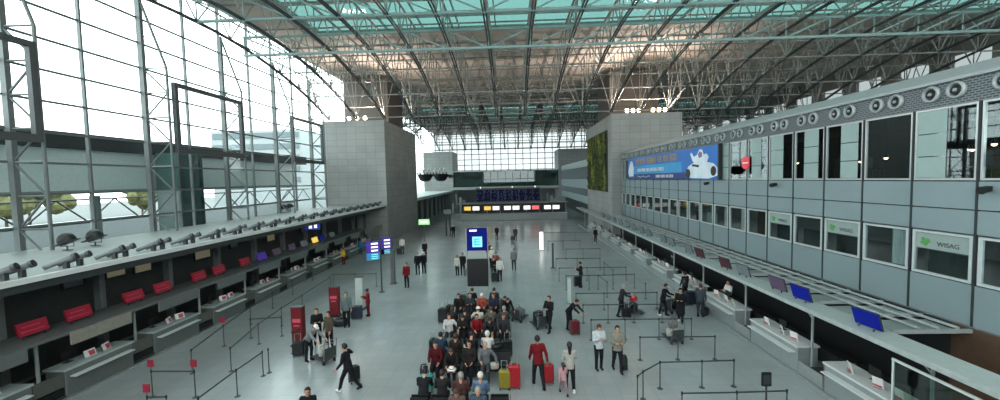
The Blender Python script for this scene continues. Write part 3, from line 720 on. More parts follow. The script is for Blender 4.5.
#@@LEFT
# ================================================================== LEFT COUNTERS AND CANOPY
c = thing('counter_canopy', (-19.4, 28, 4.4), 'broad flat grey canopy roof above the left check-in counters', 'canopy')
MB().box(XL+.3, -15.75, 6, Y0-.05, 4.52, 4.66).build('roof_sheet', mat('canopy_roof', '#838b88', .55, .1, .06, .5), c)
MB().box(-15.75, -15.62, 6, Y0+.3, 4.50, 4.68).build('white_edge', WHITE, c)
MB().box(-15.8, -15.76, 6, Y0, 4.22, 4.52).build('dark_fascia', DGREY, c)
st(MB().box(-19.7, -19.5, 2, Y0, 0, 4.5), 'wall_counter_left', mat('left_back_wall', '#3e4140', .6, 0, .1), 'dark back wall under the left canopy', 'wall')
for i, (y0, y1, z0, z1, m, lab) in enumerate(((12.6, 13.6, 2.5, 3.5, FROST, 'pale frosted office window'), (17.8, 18.7, 3.2, 4.0, LITWARM, 'warm lit office window'), (19.2, 20.1, 3.1, 4.0, LITWARM, 'larger warm lit window'), (16.0, 16.8, 3.2, 3.8, SCREEN_GREY, 'dim grey office window'), (23, 24.2, 3.0, 4.0, LITWARM, 'warm lit doorway window'), (26, 26.8, 3.2, 4.0, SCREEN_GREY, 'grey office window'), (30, 31, 3.0, 4.0, LITWARM, 'small warm lit window'), (35, 36.2, 3.0, 4.0, SCREEN_GREY, 'far grey office window'))):
    w = thing(f'window_{60+i}', (-19.5, (y0+y1)/2, z0), lab+f' in the dark wall under the left canopy, {ORD[i]} from the camera', 'window', None, 0, 'structure')
    MB().box(-19.49, -19.44, y0, y1, z0, z1).build('window_pane', m, w)
    f = MB(); f.box(-19.49, -19.4, y0-.06, y0, z0-.06, z1+.06); f.box(-19.49, -19.4, y1, y1+.06, z0-.06, z1+.06); f.box(-19.49, -19.4, y0, y1, z1, z1+.06); f.box(-19.49, -19.4, y0, y1, z0-.06, z0)
    f.build('window_frame', DGREY, w)
for i, y in enumerate([9.6+3.46*k for k in range(12)]):
    t = thing('wall_pier', (-18.4, y, 0), f'{ORD[i]} dark upright pier from the camera under the left canopy', 'pier', 'piers under the left canopy')
    MB().box(-18.55, -18.25, y-.12, y+.12, 0, 4.1).build('shaft', GREY, t); MB().box(-18.7, -18.1, y-.2, y+.2, 4.1, 4.5).build('head', DGREY, t)
# jet tubes along the canopy
for k in range(21):
    yc = 11.9+1.71*k
    for j, dy in enumerate((-.22, .22)):
        y = yc+dy
        t = thing('jet_tube', (-16.2, y, 4.66), f'slanted air tube on the left canopy edge, {"nearer" if j == 0 else "farther"} of the {ORD[k]} pair from the camera', 'air tube', 'slanted air tubes on the left canopy')
        a = Vector((-16.6, y-.25, 4.74)); b = Vector((-15.85, y+.06, 5.06)); d = (b-a).normalized()
        tb = MB().cyl(a, b, .08, .10, 12).build('tube', GREY, t, True)
        cb = MB().cyl(b, b+d*.10, .125, .125, 14).build('collar', STEEL_DARK, tb)
        MB().cyl(b+d*.10, b+d*.11, .1, .1, 12).build('mouth', BLACK, t)
        MB().box(-16.15, -16.0, y-.06, y+.06, 4.66, 4.9).build('saddle', DGREY, t)
for i, (px, py) in enumerate(((67, 244), (95, 240), (283.5, 209.5), (290, 208.5), (352, 201), (357, 200))):
    p = at(px, py, 4.95)
    t = thing('floodlight', (p.x, p.y, 4.66), f'black floodlight on the left canopy roof, {ORD[i]} from the left', 'floodlight', 'black floodlights on the left canopy')
    x, y, s = p.x, p.y, (.5 if i < 2 else .42)
    MB().cyl((x, y, 4.66), (x, y, 4.85), .03).build('stand', DGREY, t); MB().box(x-.2, x+.2, y-.06, y+.06, 4.66, 4.69).build('foot', DGREY, t)
    q = MB(); q.ball((0, 0, 0), .38, .3, .36, 14, 9); cs_, sn = math.cos(.35), math.sin(.35)
    q.v = [(x+v[0]*cs_-max(v[2], -.1)*sn, y+v[1], 5.12+v[0]*sn+max(v[2], -.1)*cs_) for v in q.v]; hb = q.build('lamp_housing', BLACK, t, True)
    MB().obox((x-.02, y, 5.02), (cs_,0,sn), (0,1,0), (-sn,0,cs_), .42, .28, .02).build('lens_rim', DGREY, hb)
    MB().tube([(x-.33, y, 4.85), (x-.33, y, 5.1), (x+.33, y, 5.1), (x+.33, y, 4.85), (x-.33, y, 4.85)], .02, 5).build('yoke', DGREY, t)
# shelf with the red signs
ZS = 2.45
sh = thing('sign_shelf', (-16.6, 26, 2.1), 'long grey overhead shelf carrying the red signs above the left counters', 'shelf')
MB().box(-17.3, -15.85, 6, 42, ZS-.12, ZS).build('shelf_top', mat('shelf_grey', '#626867', .5, .1, .06), sh)
for k in range(12):
    y = 6.1+3.46*k
    MB().box(-15.84, -15.78, y+.1, y+2.3, ZS-.5, ZS-.04).build('fascia_board', COUNTER if k != 2 else mat('painted_lit_fascia', '#8a867c', .5), sh)  # one board given a paler colour to look lit
for k in range(12):
    y = 9.05+3.46*k
    t = thing('shelf_post', (-16.3, y, 0), f'{ORD[k]} grey post from the camera under the left sign shelf', 'post', 'posts under the left shelf')
    MB().cyl((-16.35, y, 0), (-16.35, y, ZS-.12), .055, n=8).build('shaft', STEEL, t); MB().box(-16.45, -16.25, y-.1, y+.1, 0, .02).build('foot_plate', STEEL_DARK, t)
def redsign(px, py, i, m=RED, nm='red', text=True):
    p = at_x(px, py, -16.6); y = p.y
    t = thing('airline_sign', (-16.6, y, ZS), f'{nm} tilted sign on the left shelf, {ORD[i]} from the camera', 'sign', 'tilted signs on the left shelf')
    n = Vector((.96, 0, .28)); u = Vector((-.28, 0, .96))
    sf = MB().obox((-16.62, y, ZS+.33), n, (0,1,0), u, .03, .43, .225).build('sign_face', m, t)
    if text:
        q = MB(); rr = random.Random(i)
        for r_, (h0, w0, w1) in enumerate(((.07, -.28, .2), (-.09, -.34, .3))):
            yy = w0
            while yy < w1:
                w = rr.uniform(.03, .06); q.obox(Vector((-16.62, y+yy, ZS+.33))+n*.035+u*h0, n, (0,1,0), u, .004, w/2, .018); yy += w+.012
        q.build('sign_lettering', PINKPAPER, sf)
    for dy in (-.3, .3): MB().cyl((-16.58, y+dy, ZS), (-16.58, y+dy, ZS+.12), .02, n=6).build('bracket', DGREY, t)
for i, (px, py) in enumerate(((33, 326), (79, 313), (134, 295), (163, 286), (199, 274), (219, 268), (245, 260))): redsign(px, py, i)
for i, (px, py, m, nm) in enumerate(((262, 255, PURPLE, 'purple'), (277, 251, SCREEN_MAUVE, 'dim mauve'), (292, 245, SCREEN_MAUVE, 'pale mauve'), (304, 241, SCREEN_GREY, 'grey'), (315, 237, LITYELLOW, 'glowing yellow'), (322, 235, BLUE, 'blue'), (332, 231, SCREEN_GREY, 'far grey'))): redsign(px, py, i+7, m, nm, False)
t = thing('direction_sign', (-17.2, 27.5, 3.6), 'small blue hanging sign with white marks under the left canopy', 'sign')
p = at_x(312, 226, -16.6); y = p.y; z = p.z
MB().obox((-16.6, y, z), (.3,-1,0), (1,.3,0), (0,0,1), .04, .62, .32).build('sign_face', mat('sign_blue', '#2038a0', .4, 0, .05, emit=.1), t)
MB().obox((-16.7, y-.08, z), (.3,-1,0), (1,.3,0), (0,0,1), .012, .12, .2).build('white_mark', LITWHITE, t); MB().obox((-16.3, y-.01, z), (.3,-1,0), (1,.3,0), (0,0,1), .075, .1, .16).build('white_mark', LITWHITE, t)
MB().cyl((-16.6, y, z+.3), (-16.6, y, 4.5), .02, n=6).build('hanger', DGREY, t)
# left counters
def counter_l():
    t = lthing('check_in_counter', (0,0,0), '', 'check-in counter', 'check-in counters along the left side')
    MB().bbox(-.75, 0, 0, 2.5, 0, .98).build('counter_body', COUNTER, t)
    MB().box(-.8, .04, -.03, 2.53, .98, 1.05).build('worktop', OFFWHITE, t)
    MB().box(0, .24, .15, 2.35, .72, .76).build('bag_ledge', WHITE, t)
    MB().box(-1.15, -.05, 2.55, 3.45, .12, .38).build('bag_scale', BLACK, t)
    MB().box(-.06, -.02, 2.52, 3.46, .45, .95).build('gate_panel', mat('gate_panel', '#5b5d58', .5, .2), t)
    MB().box(-.05, -.01, 2.52, 3.46, .0, .12).build('kick_plate', STEEL_DARK, t)
    return t
cl = counter_l()
def papers():
    t = lthing('leaflet_holder', (0,0,0), '', 'leaflet holder', 'leaflet holders on the left counters')
    MB().obox((0, 0, .13), (1,0,.3), (0,1,0), (-.3,0,1), .01, .2, .14).build('holder', PAPER, t)
    MB().obox((.02, .05, .13), (1,0,.3), (0,1,0), (-.3,0,1), .006, .1, .09).build('leaflet', PINKPAPER, t); MB().box(-.1, .1, -.2, .2, 0, .015).build('base', ALU, t)
    return t
pp = papers()
NLC = 10
for k in range(NLC):
    y = 9.65+3.46*k; lab = f'grey check-in counter, {ORD[k]} of the left row from the camera'
    if k == 0: cl.location = (-16.12, y, 0); cl['label'] = lab
    else: copy_thing(cl, (-16.12, y, 0), 0, lab)
    for j, dy in enumerate((1.1, 1.7)):
        l2 = f'white leaflet holder, {["nearer", "farther"][j]} of two on the {ORD[k]} left counter'
        if k == 0 and j == 0: pp.location = (-16.4, y+dy, 1.052); pp['label'] = l2
        else: copy_thing(pp, (-16.4, y+dy, 1.052), .3*((k+j) % 3-1), l2)
    l3 = f'black monitor on the {ORD[k]} left counter'
    copy_thing(mo, (-16.7, y+.6, 1.052), PI, l3)['group'] = 'monitors on the left counters'
    t = thing('bag_conveyor', (-17.6, y+1.5, 0), f'dark baggage conveyor behind the {ORD[k]} left counter', 'conveyor', 'conveyors behind the left counters')
    MB().box(-18.1, -17.4, y, y+3.4, .1, .42).build('belt_bed', BLACK, t); MB().box(-17.4, -17.35, y, y+3.4, .1, .6).build('side_rail', STEEL_DARK, t)
st(MB().box(-16.1, -15.95, 5, Y0, 0, .05), 'baseboard_left', ALU, 'bright metal kerb strip along the foot of the left counters', 'kerb')
# far-left canopy and openings past the block
t = thing('counter_canopy', (-19, 83, 0), 'far pale canopy with dark openings past the left stone block', 'canopy')
MB().box(XL+.2, -15.6, Y1, Y2, 4.4, 4.75).build('roof_sheet', OFFWHITE, t); MB().box(-15.62, -15.5, Y1, Y2, 4.3, 4.8).build('white_edge', WHITE, t)
MB().box(-17.4, -17.2, Y1, Y2, 0, 4.4).build('back_wall', mat('far_dark_wall', '#2c2f2f', .6), t)
for k in range(9): MB().box(-16.6, -16.2, Y1+2+k*4.4, Y1+2.4+k*4.4, 0, 4.4).build('post', GREY, t)
# ================================================================== FAR END
br = thing('footbridge', (-2, 105, 4.6), 'enclosed footbridge with green glass crossing the far end of the hall', 'footbridge')
MB().box(BL1, BR0, 103.2, 107, 4.9, 5.6).build('deck', STEEL, br)
MB().box(BL1, BR0, 103.2, 107, 9.6, 9.85).build('roof', STEEL, br)
MB().box(BL1, BR0, 103.3, 103.35, 5.6, 9.6).build('front_glass', G_BRIDGE, br); MB().box(BL1, BR0, 106.8, 106.9, 5.6, 9.6).build('rear_panel', mat('bridge_rear_green', '#a9c4be', .5, 0, .05), br)
for k in range(15): MB().box(BL1+k*1.98-.06, BL1+k*1.98+.06, 103.2, 103.3, 5.6, 9.6).build('bridge_mullion', STEEL_DARK, br)
MB().box(BL1, BR0, 103.2, 103.28, 7.5, 7.62).build('handrail', STEEL_DARK, br)
st(MB().box(BL1-2, BR0+8, 114, 114.3, 0, 6), 'wall_back', mat('far_wall', '#6d7476', .6, 0, .1), 'grey wall under the far footbridge', 'wall')
# island with screens
a, b = at(459, 221, 0), at(566, 217, 0); YI = 71.0
isl = thing('service_island', (0, YI, 0), 'long check-in island across the far end below the departure board', 'counter')
x0, x1 = -9.6, 9.9
MB().bbox(x0, x1, YI, YI+1.2, 0, 1.15, .05).build('front_body', mat('island_front', '#8e9695', .4, .1), isl)
MB().box(x0-.05, x1+.05, YI-.05, YI+1.3, 1.15, 1.22).build('island_top', OFFWHITE, isl)
MB().box(x0, x1, YI+2.6, YI+2.8, .0, 2.96).build('rear_wall', DGREY, isl); MB().box(x0-.6, x1+.3, YI+.6, YI+2.8, 2.97, 3.12).build('island_roof', GREY, isl)
for k in range(9): MB().box(x0+k*2.43-.04, x0+k*2.43+.04, YI+1.1, YI+1.2, 1.2, 2.75).build('island_post', STEEL_PALE, isl)
for i, (px, m, nm) in enumerate(((467.5, LITYELLOW, 'yellow'), (476, LITWHITE, 'white'), (487.5, LITYELLOW, 'yellow'), (496, LITWHITE, 'white'), (507.5, LITWHITE, 'white'), (516, LITWHITE, 'white'), (527, LITWHITE, 'white'), (535.5, LITRED, 'red'), (547.5, LITWHITE, 'white'), (556, LITWHITE, 'white'))):
    p = at_y(px, 208.6-(px-467)*.018, YI+.5)
    t = thing('counter_screen', (p.x, YI+.5, p.z-.4), f'glowing {nm} screen over the far check-in island, {ORD[i]} from the left', 'screen', 'glowing screens over the far island')
    MB().box(p.x-.62, p.x+.62, YI+.45, YI+.5, p.z-.36, p.z+.36).build('screen_face', m, t); MB().box(p.x-.66, p.x+.66, YI+.5, YI+.6, p.z-.4, p.z+.4).build('casing', DGREY, t)
    MB().cyl((p.x, YI+.65, p.z), (p.x, YI+.65, 2.96), .04, n=6).build('hanger', DGREY, t)
db = thing('departure_board', (0, 79, 0), 'big dark navy departure board above the far check-in island', 'departure board')
p0, p1 = at_y(476, 202, 79), at_y(540, 187, 79)
MB().box(p0.x, p1.x, 79, 79.4, p0.z, p1.z).build('board_case', STEEL_DARK, db)
q0 = MB(); nP = 9; w = (p1.x-p0.x-.3)/nP
for k in range(nP): q0.box(p0.x+.15+k*w+.06, p0.x+.15+(k+1)*w-.06, 78.95, 79, p0.z+.15, p1.z-.35)
q0.build('board_screens', NAVY, db)
q = MB(); rr = random.Random(4)
for k in range(nP):
    for r_ in range(13):
        z = p1.z-.6-r_*.17
        if z < p0.z+.25: break
        x = p0.x+.15+k*w+.15
        if rr.random() < .35: continue
        while x < p0.x+.15+(k+1)*w-.2:
            l = rr.uniform(.1, .25); q.box(x, min(x+l, p0.x+.15+(k+1)*w-.15), 78.93, 78.95, z, z+.05); x += l+rr.uniform(.3, .8)
q.build('board_rows', mat('board_text', '#8088c0', .5, 0, .1, emit=.03), db)
for x in (p0.x+.6, p1.x-.6): MB().box(x-.12, x+.12, 79.1, 79.35, 0, p0.z).build('board_leg', STEEL_DARK, db)
for x in (p0.x+1, 0, p1.x-1): MB().cyl((x, 78.9, p1.z+.05), (x, 78.6, p1.z+.25), .12, .1, 8).build('board_lamp', LITWHITE, db)
for i, (px, sx) in enumerate(((459, 1), (551, 1))):
    t = thing('info_desk', (at_y(px, 210, 88).x, 88, 0), ['pale clutter of stands left of the departure board', 'pale sloping stands right of the departure board'][i], 'stand')
    x = at_y(px, 210, 88).x
    for k in range(5): MB().bbox(x-1.6+k*.8, x-1.1+k*.8, 88+k*.3, 88.6+k*.3, 0, 2.2+(k*7 % 4)*.7).build('stand_panel', [WHITE, GREY, OFFWHITE, STEEL][k % 4], t)
# hanging sculpture
p = at_y(433, 175, 70)
t = thing('hanging_sculpture', (p.x, 70, p.z-1.4), 'black hanging sculpture of two fans with white hooks left of the footbridge', 'sculpture')
for s_ in (-1, 1):
    q = MB(); cxf = p.x+s_*1.4
    q.lathe([(.45, -1.15), (.9, -.95), (1.35, -.2), (1.45, .1), (1.2, .15)], (cxf, 70, p.z), 14)
    for k in range(5): q.tube([(cxf-1.1+k*.55, 69.2, p.z+.0), (cxf-1.2+k*.6, 69.1, p.z+.45)], .12, 5)
    fo = q.build('fan', BLACK, t)
    for k in range(3):
        x = cxf-.8+k*.8
        MB().tube([(x, 69.2, p.z+.1), (x-.15, 69.1, p.z+.7), (x+.1, 69.1, p.z+1.15), (x+.4, 69.2, p.z+1.0)], .13, 6).build('hook', WHITE, fo)
MB().ball((p.x+3.2, 70, p.z-.3), .5, .4, .35).build('end_knob', DGREY, t); MB().cyl((p.x, 70, p.z-1), (p.x, 70, 21), .03, n=6).build('wire', STEEL, t)
# lit standing sign and totem posts
p = at(425, 250, 0); t = thing('lit_sign', p, 'small pale green lit sign on a thin post, far left by the block', 'sign')
zz = at_y(425, 222, p.y).z
MB().cyl((p.x, p.y, 0), (p.x, p.y, zz), .04, n=6).build('post', STEEL_DARK, t); MB().bbox(p.x-.6, p.x+.6, p.y-.06, p.y+.06, zz-.3, zz+.3, .03).build('sign_box', LITGREEN, t); MB().box(p.x-.35, p.x+.35, p.y-.08, p.y-.06, zz-.1, zz+.08).build('pictogram', LITWHITE, t)
p = at(448.5, 236, 0); t = thing('totem_post', p, 'pair of dark slim totem posts standing far left of the board', 'post')
for dx in (-.25, .25): MB().box(p.x+dx-.1, p.x+dx+.1, p.y-.1, p.y+.1, 0, 3.6).build('dark_post', BLACK, t)
MB().box(p.x-.5, p.x+.5, p.y-.12, p.y+.12, 3.0, 3.6).build('cap_box', GREY, t)
# information totem over the seats
p = at(477.5, 301, 0); x, y = p.x, p.y
T = thing('information_totem', (x, y, 0), 'tall double-post stand with blue lit sign over black board behind the seats', 'information stand')
xl, xr = at_y(467, 260, y).x, at_y(488, 260, y).x
ztop, z1, z2, z3 = at_y(477, 228, y).z, at_y(477, 250.5, y).z, at_y(477, 259, y).z, at_y(477, 286, y).z
for xx in (xl, xr): MB().cyl((xx, y, 0), (xx, y, ztop), .035, n=8).build('post', STEEL, T); MB().box(xx-.15, xx+.15, y-.25, y+.25, 0, .02).build('foot_plate', STEEL_DARK, T)
MB().box(xl+.02, xr-.02, y-.05, y+.05, z1, ztop).build('blue_sign', mat('totem_blue', '#0c1668', .7, 0, .05, spec=.1, emit=.06), T)
MB().bbox(xl, xr, y-.12, y+.12, z3, z2, .03).build('black_board', BLACK, T)
zc = (z1+ztop)/2-.15; xc = (xl+xr)/2+.02
MB().box(xc-.3, xc+.3, y-.07, y-.05, zc-.32, zc+.32).build('cyan_square', CYAN, T)
q = MB(); q.box(xc-.18, xc-.1, y-.085, y-.07, zc-.2, zc+.2)
for dz in (-.17, 0, .17): q.box(xc-.1, xc+.16, y-.085, y-.07, zc+dz-.035, zc+dz+.035)
q.build('square_mark', mat('mark_teal', '#1f8fa8', .4, emit=.5), T)
MB().box(xl+.2, xl+.65, y-.07, y-.05, ztop-.2, ztop-.1).build('white_line', LITWHITE, T)
# pole with purple panels, left of the centre
p = at(382, 292, 0); x, y = p.x, p.y
t = thing('sign_pole', (x, y, 0), 'slim dark pole with slanted purple and teal display panel left of the hall', 'sign pole')
zt = at_y(382, 240, y).z
MB().cyl((x, y, 0), (x, y, zt), .05, n=8).build('pole', STEEL_DARK, t); MB().cyl((x, y, 0), (x, y, .03), .22, n=14).build('base', STEEL_DARK, t)
def flagpanel(x, y, zt, L, hts, mats_, t):
    d = Vector((-.80, -.45, 0)).normalized(); n = Vector((d.y, -d.x, 0)); z = zt
    for h, m, nm in zip(hts, mats_, ('upper_panel', 'lower_panel')):
        c = Vector((x, y, z-h/2))+d*(L/2+.06)
        MB().obox(c, d, n, (0,0,1), L/2, .04, h/2).build(nm, m, t)
        q = MB()
        for k in range(3):
            for s_ in (-1, 1): q.obox(c+s_*n*.045+d*(-L*.12)+Vector((0,0,h*.3-k*h*.3)), d, n, (0,0,1), L*.26, .006, h*.07)
        q.build('panel_lines', LITWHITE if nm == 'upper_panel' else CYAN, t)
        z -= h+.02
flagpanel(x, y, zt-.05, .85, (.78, .45), (PURPLE, TEALBLUE), t)
p = at(393.5, 283.5, 0); x, y = p.x, p.y
t = thing('sign_pole', (x, y, 0), 'thick grey post with purple and black display panel behind the slim pole', 'sign pole')
zt = at_y(393, 237, y).z
MB().box(x-.13, x+.13, y-.13, y+.13, 0, zt-.9).build('pole', mat('post_grey', '#565b5b', .5), t); MB().cyl((x, y, zt-.9), (x, y, zt), .04, n=8).build('mast', STEEL_DARK, t); MB().box(x-.25, x+.25, y-.25, y+.25, 0, .03).build('base', STEEL_DARK, t)
flagpanel(x, y, zt-.03, .8, (.8, .35), (PURPLE, NAVY), t)
# red pillars
for i, (px, py, pt, m, w, lab) in enumerate(((299.5, 345, 307, REDPOST, .27, 'red advertising pillar, nearest, beside the white-capped traveller'), (335.5, 316, 287, REDPOST, .27, 'red advertising pillar, farther, near the hooded traveller'), (360.5, 309, 277, mat('white_pillar', '#a9b5ae', .4, 0, .05), .22, 'pale white-green pillar next to the woman in red'))):
    p = at(px, py, 0); h = at_y(px, pt, p.y).z
    t = thing('info_pillar', p, lab, 'pillar')
    MB().bbox(p.x-w, p.x+w, p.y-.16, p.y+.16, .06, h, .03).build('pillar_body', m, t); MB().box(p.x-w-.05, p.x+w+.05, p.y-.2, p.y+.2, 0, .06).build('plinth', BLACK, t)
    MB().box(p.x-w, p.x+w, p.y-.17, p.y+.17, h, h+.04).build('cap', DGREY, t)
    q = MB().box(p.x-w*.7, p.x+w*.7, p.y-.17, p.y-.16, h*.62, h*.72); q.box(p.x-w*.5, p.x+w*.5, p.y-.17, p.y-.16, h*.52, h*.56); q.build('pillar_print', PINKPAPER if i < 2 else OFFWHITE, t)
# ================================================================== QUEUE BARRIERS
def post(p, nxt, lab, grp, sign=False, rail=True):
    x, y = p.x, p.y
    t = thing('barrier_post', (x, y, 0), lab, 'barrier post', grp)
    MB().lathe([(.10, 0), (.10, .012), (.035, .022), (.022, .035)], (x, y, 0), 12).build('base', STEEL_DARK, t)
    MB().cyl((x, y, .03), (x, y, .96), .019, n=8).build('tube', STEEL_DARK, t)
    MB().cyl((x, y, .9), (x, y, 1.0), .028, n=8).build('head', BLACK, t)
    if sign:
        MB().cyl((x, y, 1.0), (x, y, 1.12), .012, n=6).build('sign_stem', STEEL_DARK, t); MB().obox((x, y, 1.24), (1,0,0), (0,1,0), (0,0,1), .11, .012, .13).build('sign_plate', sign, t)
    if nxt is not None:
        d = (nxt-p); L = d.length; d.normalize()
        MB().bar(Vector((x, y, .95))+d*.03, Vector((nxt.x, nxt.y, .95))-d*.03, .015, .045).build('belt', DGREY, t)
def rail(pts, desc, signs={}, grp=None):
    q = [at(px, py, .96) for px, py in pts]; q = [Vector((v.x, v.y, 0)) for v in q]
    for k, v in enumerate(q):
        post(v, q[k+1] if k+1 < len(q) else None, f'{ORD[k]} post from the left of the {desc}', grp or 'queue barrier posts', signs.get(k))
RS = mat('red_post_sign', '#8c1f34', .5)
def lerp(a, b, n): return [(a[0]+(b[0]-a[0])*k/n, a[1]+(b[1]-a[1])*k/n) for k in range(n+1)]
rail([(566, 275.7), (589, 275.3), (613, 274.8), (634.5, 274)], 'rail right behind the black suitcase')
rail([(559, 268), (587, 267.6), (626, 267)], 'faint rail far behind the black suitcase')
rail([(576, 293.4), (604, 293), (630, 292.7), (657, 292.2)], 'rail before the black suitcase')
rail([(583, 304.8), (608, 304.5), (634, 304.2), (662, 304)], 'rail behind the man pushing the loaded cart')
rail([(591, 319.7), (625, 319.2), (659, 318.8), (691.5, 318.5)], 'rail in front of the loaded cart')
rail([(640, 337), (678, 336.6), (715, 336.2)], 'rail nearest the lone baggage cart')
rail([(637.5, 376), (643, 371.5), (660, 362), (702, 361), (734, 360)], 'L-shaped rail in the right foreground')
rail([(682, 393), (737, 392), (787, 390.5)], 'rail at the bottom right edge')
rail([(645.6, 283.2), (657, 291.8)] [:1], 'diagonal rail below the counters')
rail([(566, 249), (583, 248.8), (600, 248.5)], 'far rail in the middle of the right lanes')
rail([(541, 232.5), (558, 232.3), (575, 232.1), (592, 232)], 'farthest rail of the right lanes')
rail([(548, 241), (563, 240.8), (580, 240.5)], 'second farthest rail of the right lanes')
rail([(556, 258.5), (577, 258.3), (600, 258)], 'far rail beside the tall dark post')
rail([(604, 262), (613, 270)], 'short slanted rail on the right lanes')
rail([(598, 275), (607, 282)], 'short slanted rail beside the long rail')
rail([(191, 350), (223, 326), (250, 307), (272, 293), (292, 280.5), (312, 268)], 'long left rail slanting towards the far counters', {1: RS})
rail([(191.5, 350.2), (268, 349.2)][1:], 'left rail corner beside the tiled glare')
rail([(198, 398), (236, 370), (262, 352)], 'slanting rail at the bottom left')
rail([(151, 371), (194, 371)], 'short red-signed rail at the lower left', {0: RS, 1: RS})
rail([(147, 397), (166, 396.5)], 'lowest rail at the bottom left edge', {0: RS})
rail([(230, 348), (258, 324), (281, 308), (302, 295), (330, 277)], 'inner left rail slanting behind the red pillars')
rail([(250, 319), (281, 317)], 'short rail amid the left lanes')
rail([(292, 332), (299, 329)], 'tiny rail beside the nearest red pillar')
rail([(333, 274.5), (355, 274), (376, 273.5)], 'rail behind the pale pillar')
p = at(553, 268, 0); t = thing('tall_post', p, 'tall dark slim post standing by the far right lanes', 'post')
MB().box(p.x-.08, p.x+.08, p.y-.08, p.y+.08, 0, 2.1).build('shaft', STEEL_DARK, t); MB().box(p.x-.2, p.x+.2, p.y-.2, p.y+.2, 0, .03).build('foot', BLACK, t)
p = at(541.5, 250, 0); t = thing('lit_column', p, 'glowing white column standing at the far centre of the floor', 'column')
MB().bbox(p.x-.2, p.x+.2, p.y-.2, p.y+.2, 0, 1.9, .04).build('column_body', LITWHITE, t); MB().box(p.x-.3, p.x+.3, p.y-.3, p.y+.3, 0, .04).build('foot', GREY, t)
p = at(569.5, 303, 0); t = thing('white_stele', p, 'slim white stele behind the person bending over a red case', 'stele')
MB().bbox(p.x-.1, p.x+.1, p.y-.1, p.y+.1, .03, 1.5, .02).build('stele_body', OFFWHITE, t); MB().box(p.x-.2, p.x+.2, p.y-.2, p.y+.2, 0, .03).build('foot', GREY, t)
p = at(766, 409, 0); t = thing('queue_sign', p, 'black tablet-shaped sign on a post at the bottom right rail', 'sign')
MB().cyl((p.x, p.y, 0), (p.x, p.y, .8), .03, n=8).build('post', STEEL_DARK, t); MB().bbox(p.x-.16, p.x+.16, p.y-.03, p.y+.03, .75, 1.2, .025).build('sign_plate', BLACK, t); MB().box(p.x-.11, p.x+.11, p.y-.035, p.y-.03, .82, 1.12).build('sign_print', DGREY, t)
MB().lathe([(.2, 0), (.2, .02), (.04, .05)], (p.x, p.y, 0), 12).build('foot', BLACK, t)
#@@PEOPLE
# ================================================================== PEOPLE
def surfnet(V, org, h):
    ins = V < 0
    c = np.zeros(tuple(n-1 for n in V.shape), np.int8)
    offs = [(i, j, k) for i in (0, 1) for j in (0, 1) for k in (0, 1)]
    n0, n1, n2 = c.shape
    for i, j, k in offs: c += ins[i:i+n0, j:j+n1, k:k+n2]
    act = (c > 0) & (c < 8)
    cells = np.argwhere(act)
    idx = -np.ones(c.shape, np.int64); idx[act] = np.arange(len(cells))
    vals = {o: V[cells[:, 0]+o[0], cells[:, 1]+o[1], cells[:, 2]+o[2]] for o in offs}
    acc = np.zeros((len(cells), 3)); cnt = np.zeros(len(cells))
    for a in offs:
        for ax in range(3):
            if a[ax]: continue
            b = list(a); b[ax] = 1; b = tuple(b)
            va, vb = vals[a], vals[b]; m = (va < 0) != (vb < 0)
            t = np.where(m, va/np.where(m, va-vb, 1), 0)
            p = np.tile(np.array(a, float), (len(cells), 1)); p[:, ax] += t
            acc += p*m[:, None]; cnt += m
    verts = (cells+acc/cnt[:, None])*h+np.array(org)
    quads = []
    for ax in range(3):
        sl0 = [slice(1, -1)]*3; sl0[ax] = slice(0, -1); sl1 = list(sl0); sl1[ax] = slice(1, None)
        A, B = ins[tuple(sl0)], ins[tuple(sl1)]
        for flip in (False, True):
            e = np.argwhere((A & ~B) if not flip else (~A & B))
            if not len(e): continue
            base = e+1; base[:, ax] -= 1
            u, v = (ax+1) % 3, (ax+2) % 3
            du, dv = np.zeros(3, int), np.zeros(3, int); du[u] = 1; dv[v] = 1
            q = [base-du-dv, base-dv, base, base-du]
            q = np.stack([idx[x[:, 0], x[:, 1], x[:, 2]] for x in q], 1)
            quads.append(q[:, ::-1] if flip else q)
    return verts, np.concatenate(quads)
def grid(lo, hi, h):
    lo = np.array(lo)-2*h; hi = np.array(hi)+2*h; n = np.ceil((hi-lo)/h).astype(int)+1
    g = np.stack(np.meshgrid(*[lo[i]+h*np.arange(n[i]) for i in range(3)], indexing='ij'), -1)
    return g, lo
def cap(P, a, b, ra, rb, fwd=None, sq=1.0):
    a = np.array(a, float); b = np.array(b, float)
    Q = P-a; d = b-a
    if fwd is not None and sq != 1:
        f = np.array(fwd, float); Q = Q+(1/sq-1)*(Q@f)[..., None]*f; d = d+(1/sq-1)*(d@f)*f
    L = max(d@d, 1e-9); t = np.clip((Q@d)/L, 0, 1)
    return np.linalg.norm(Q-t[..., None]*d, axis=-1)-(ra+(rb-ra)*t)
def ell(P, c, r):
    q = (P-np.array(c))/np.array(r); k = np.linalg.norm(q, axis=-1)
    return (k-1)*min(r)
def smin(a, b, k):
    h = np.clip(.5+.5*(b-a)/k, 0, 1); return b+(a-b)*h-k*h*(1-h)
def union(ds, k=.03):
    d = ds[0]
    for e in ds[1:]: d = smin(d, e, k)
    return d
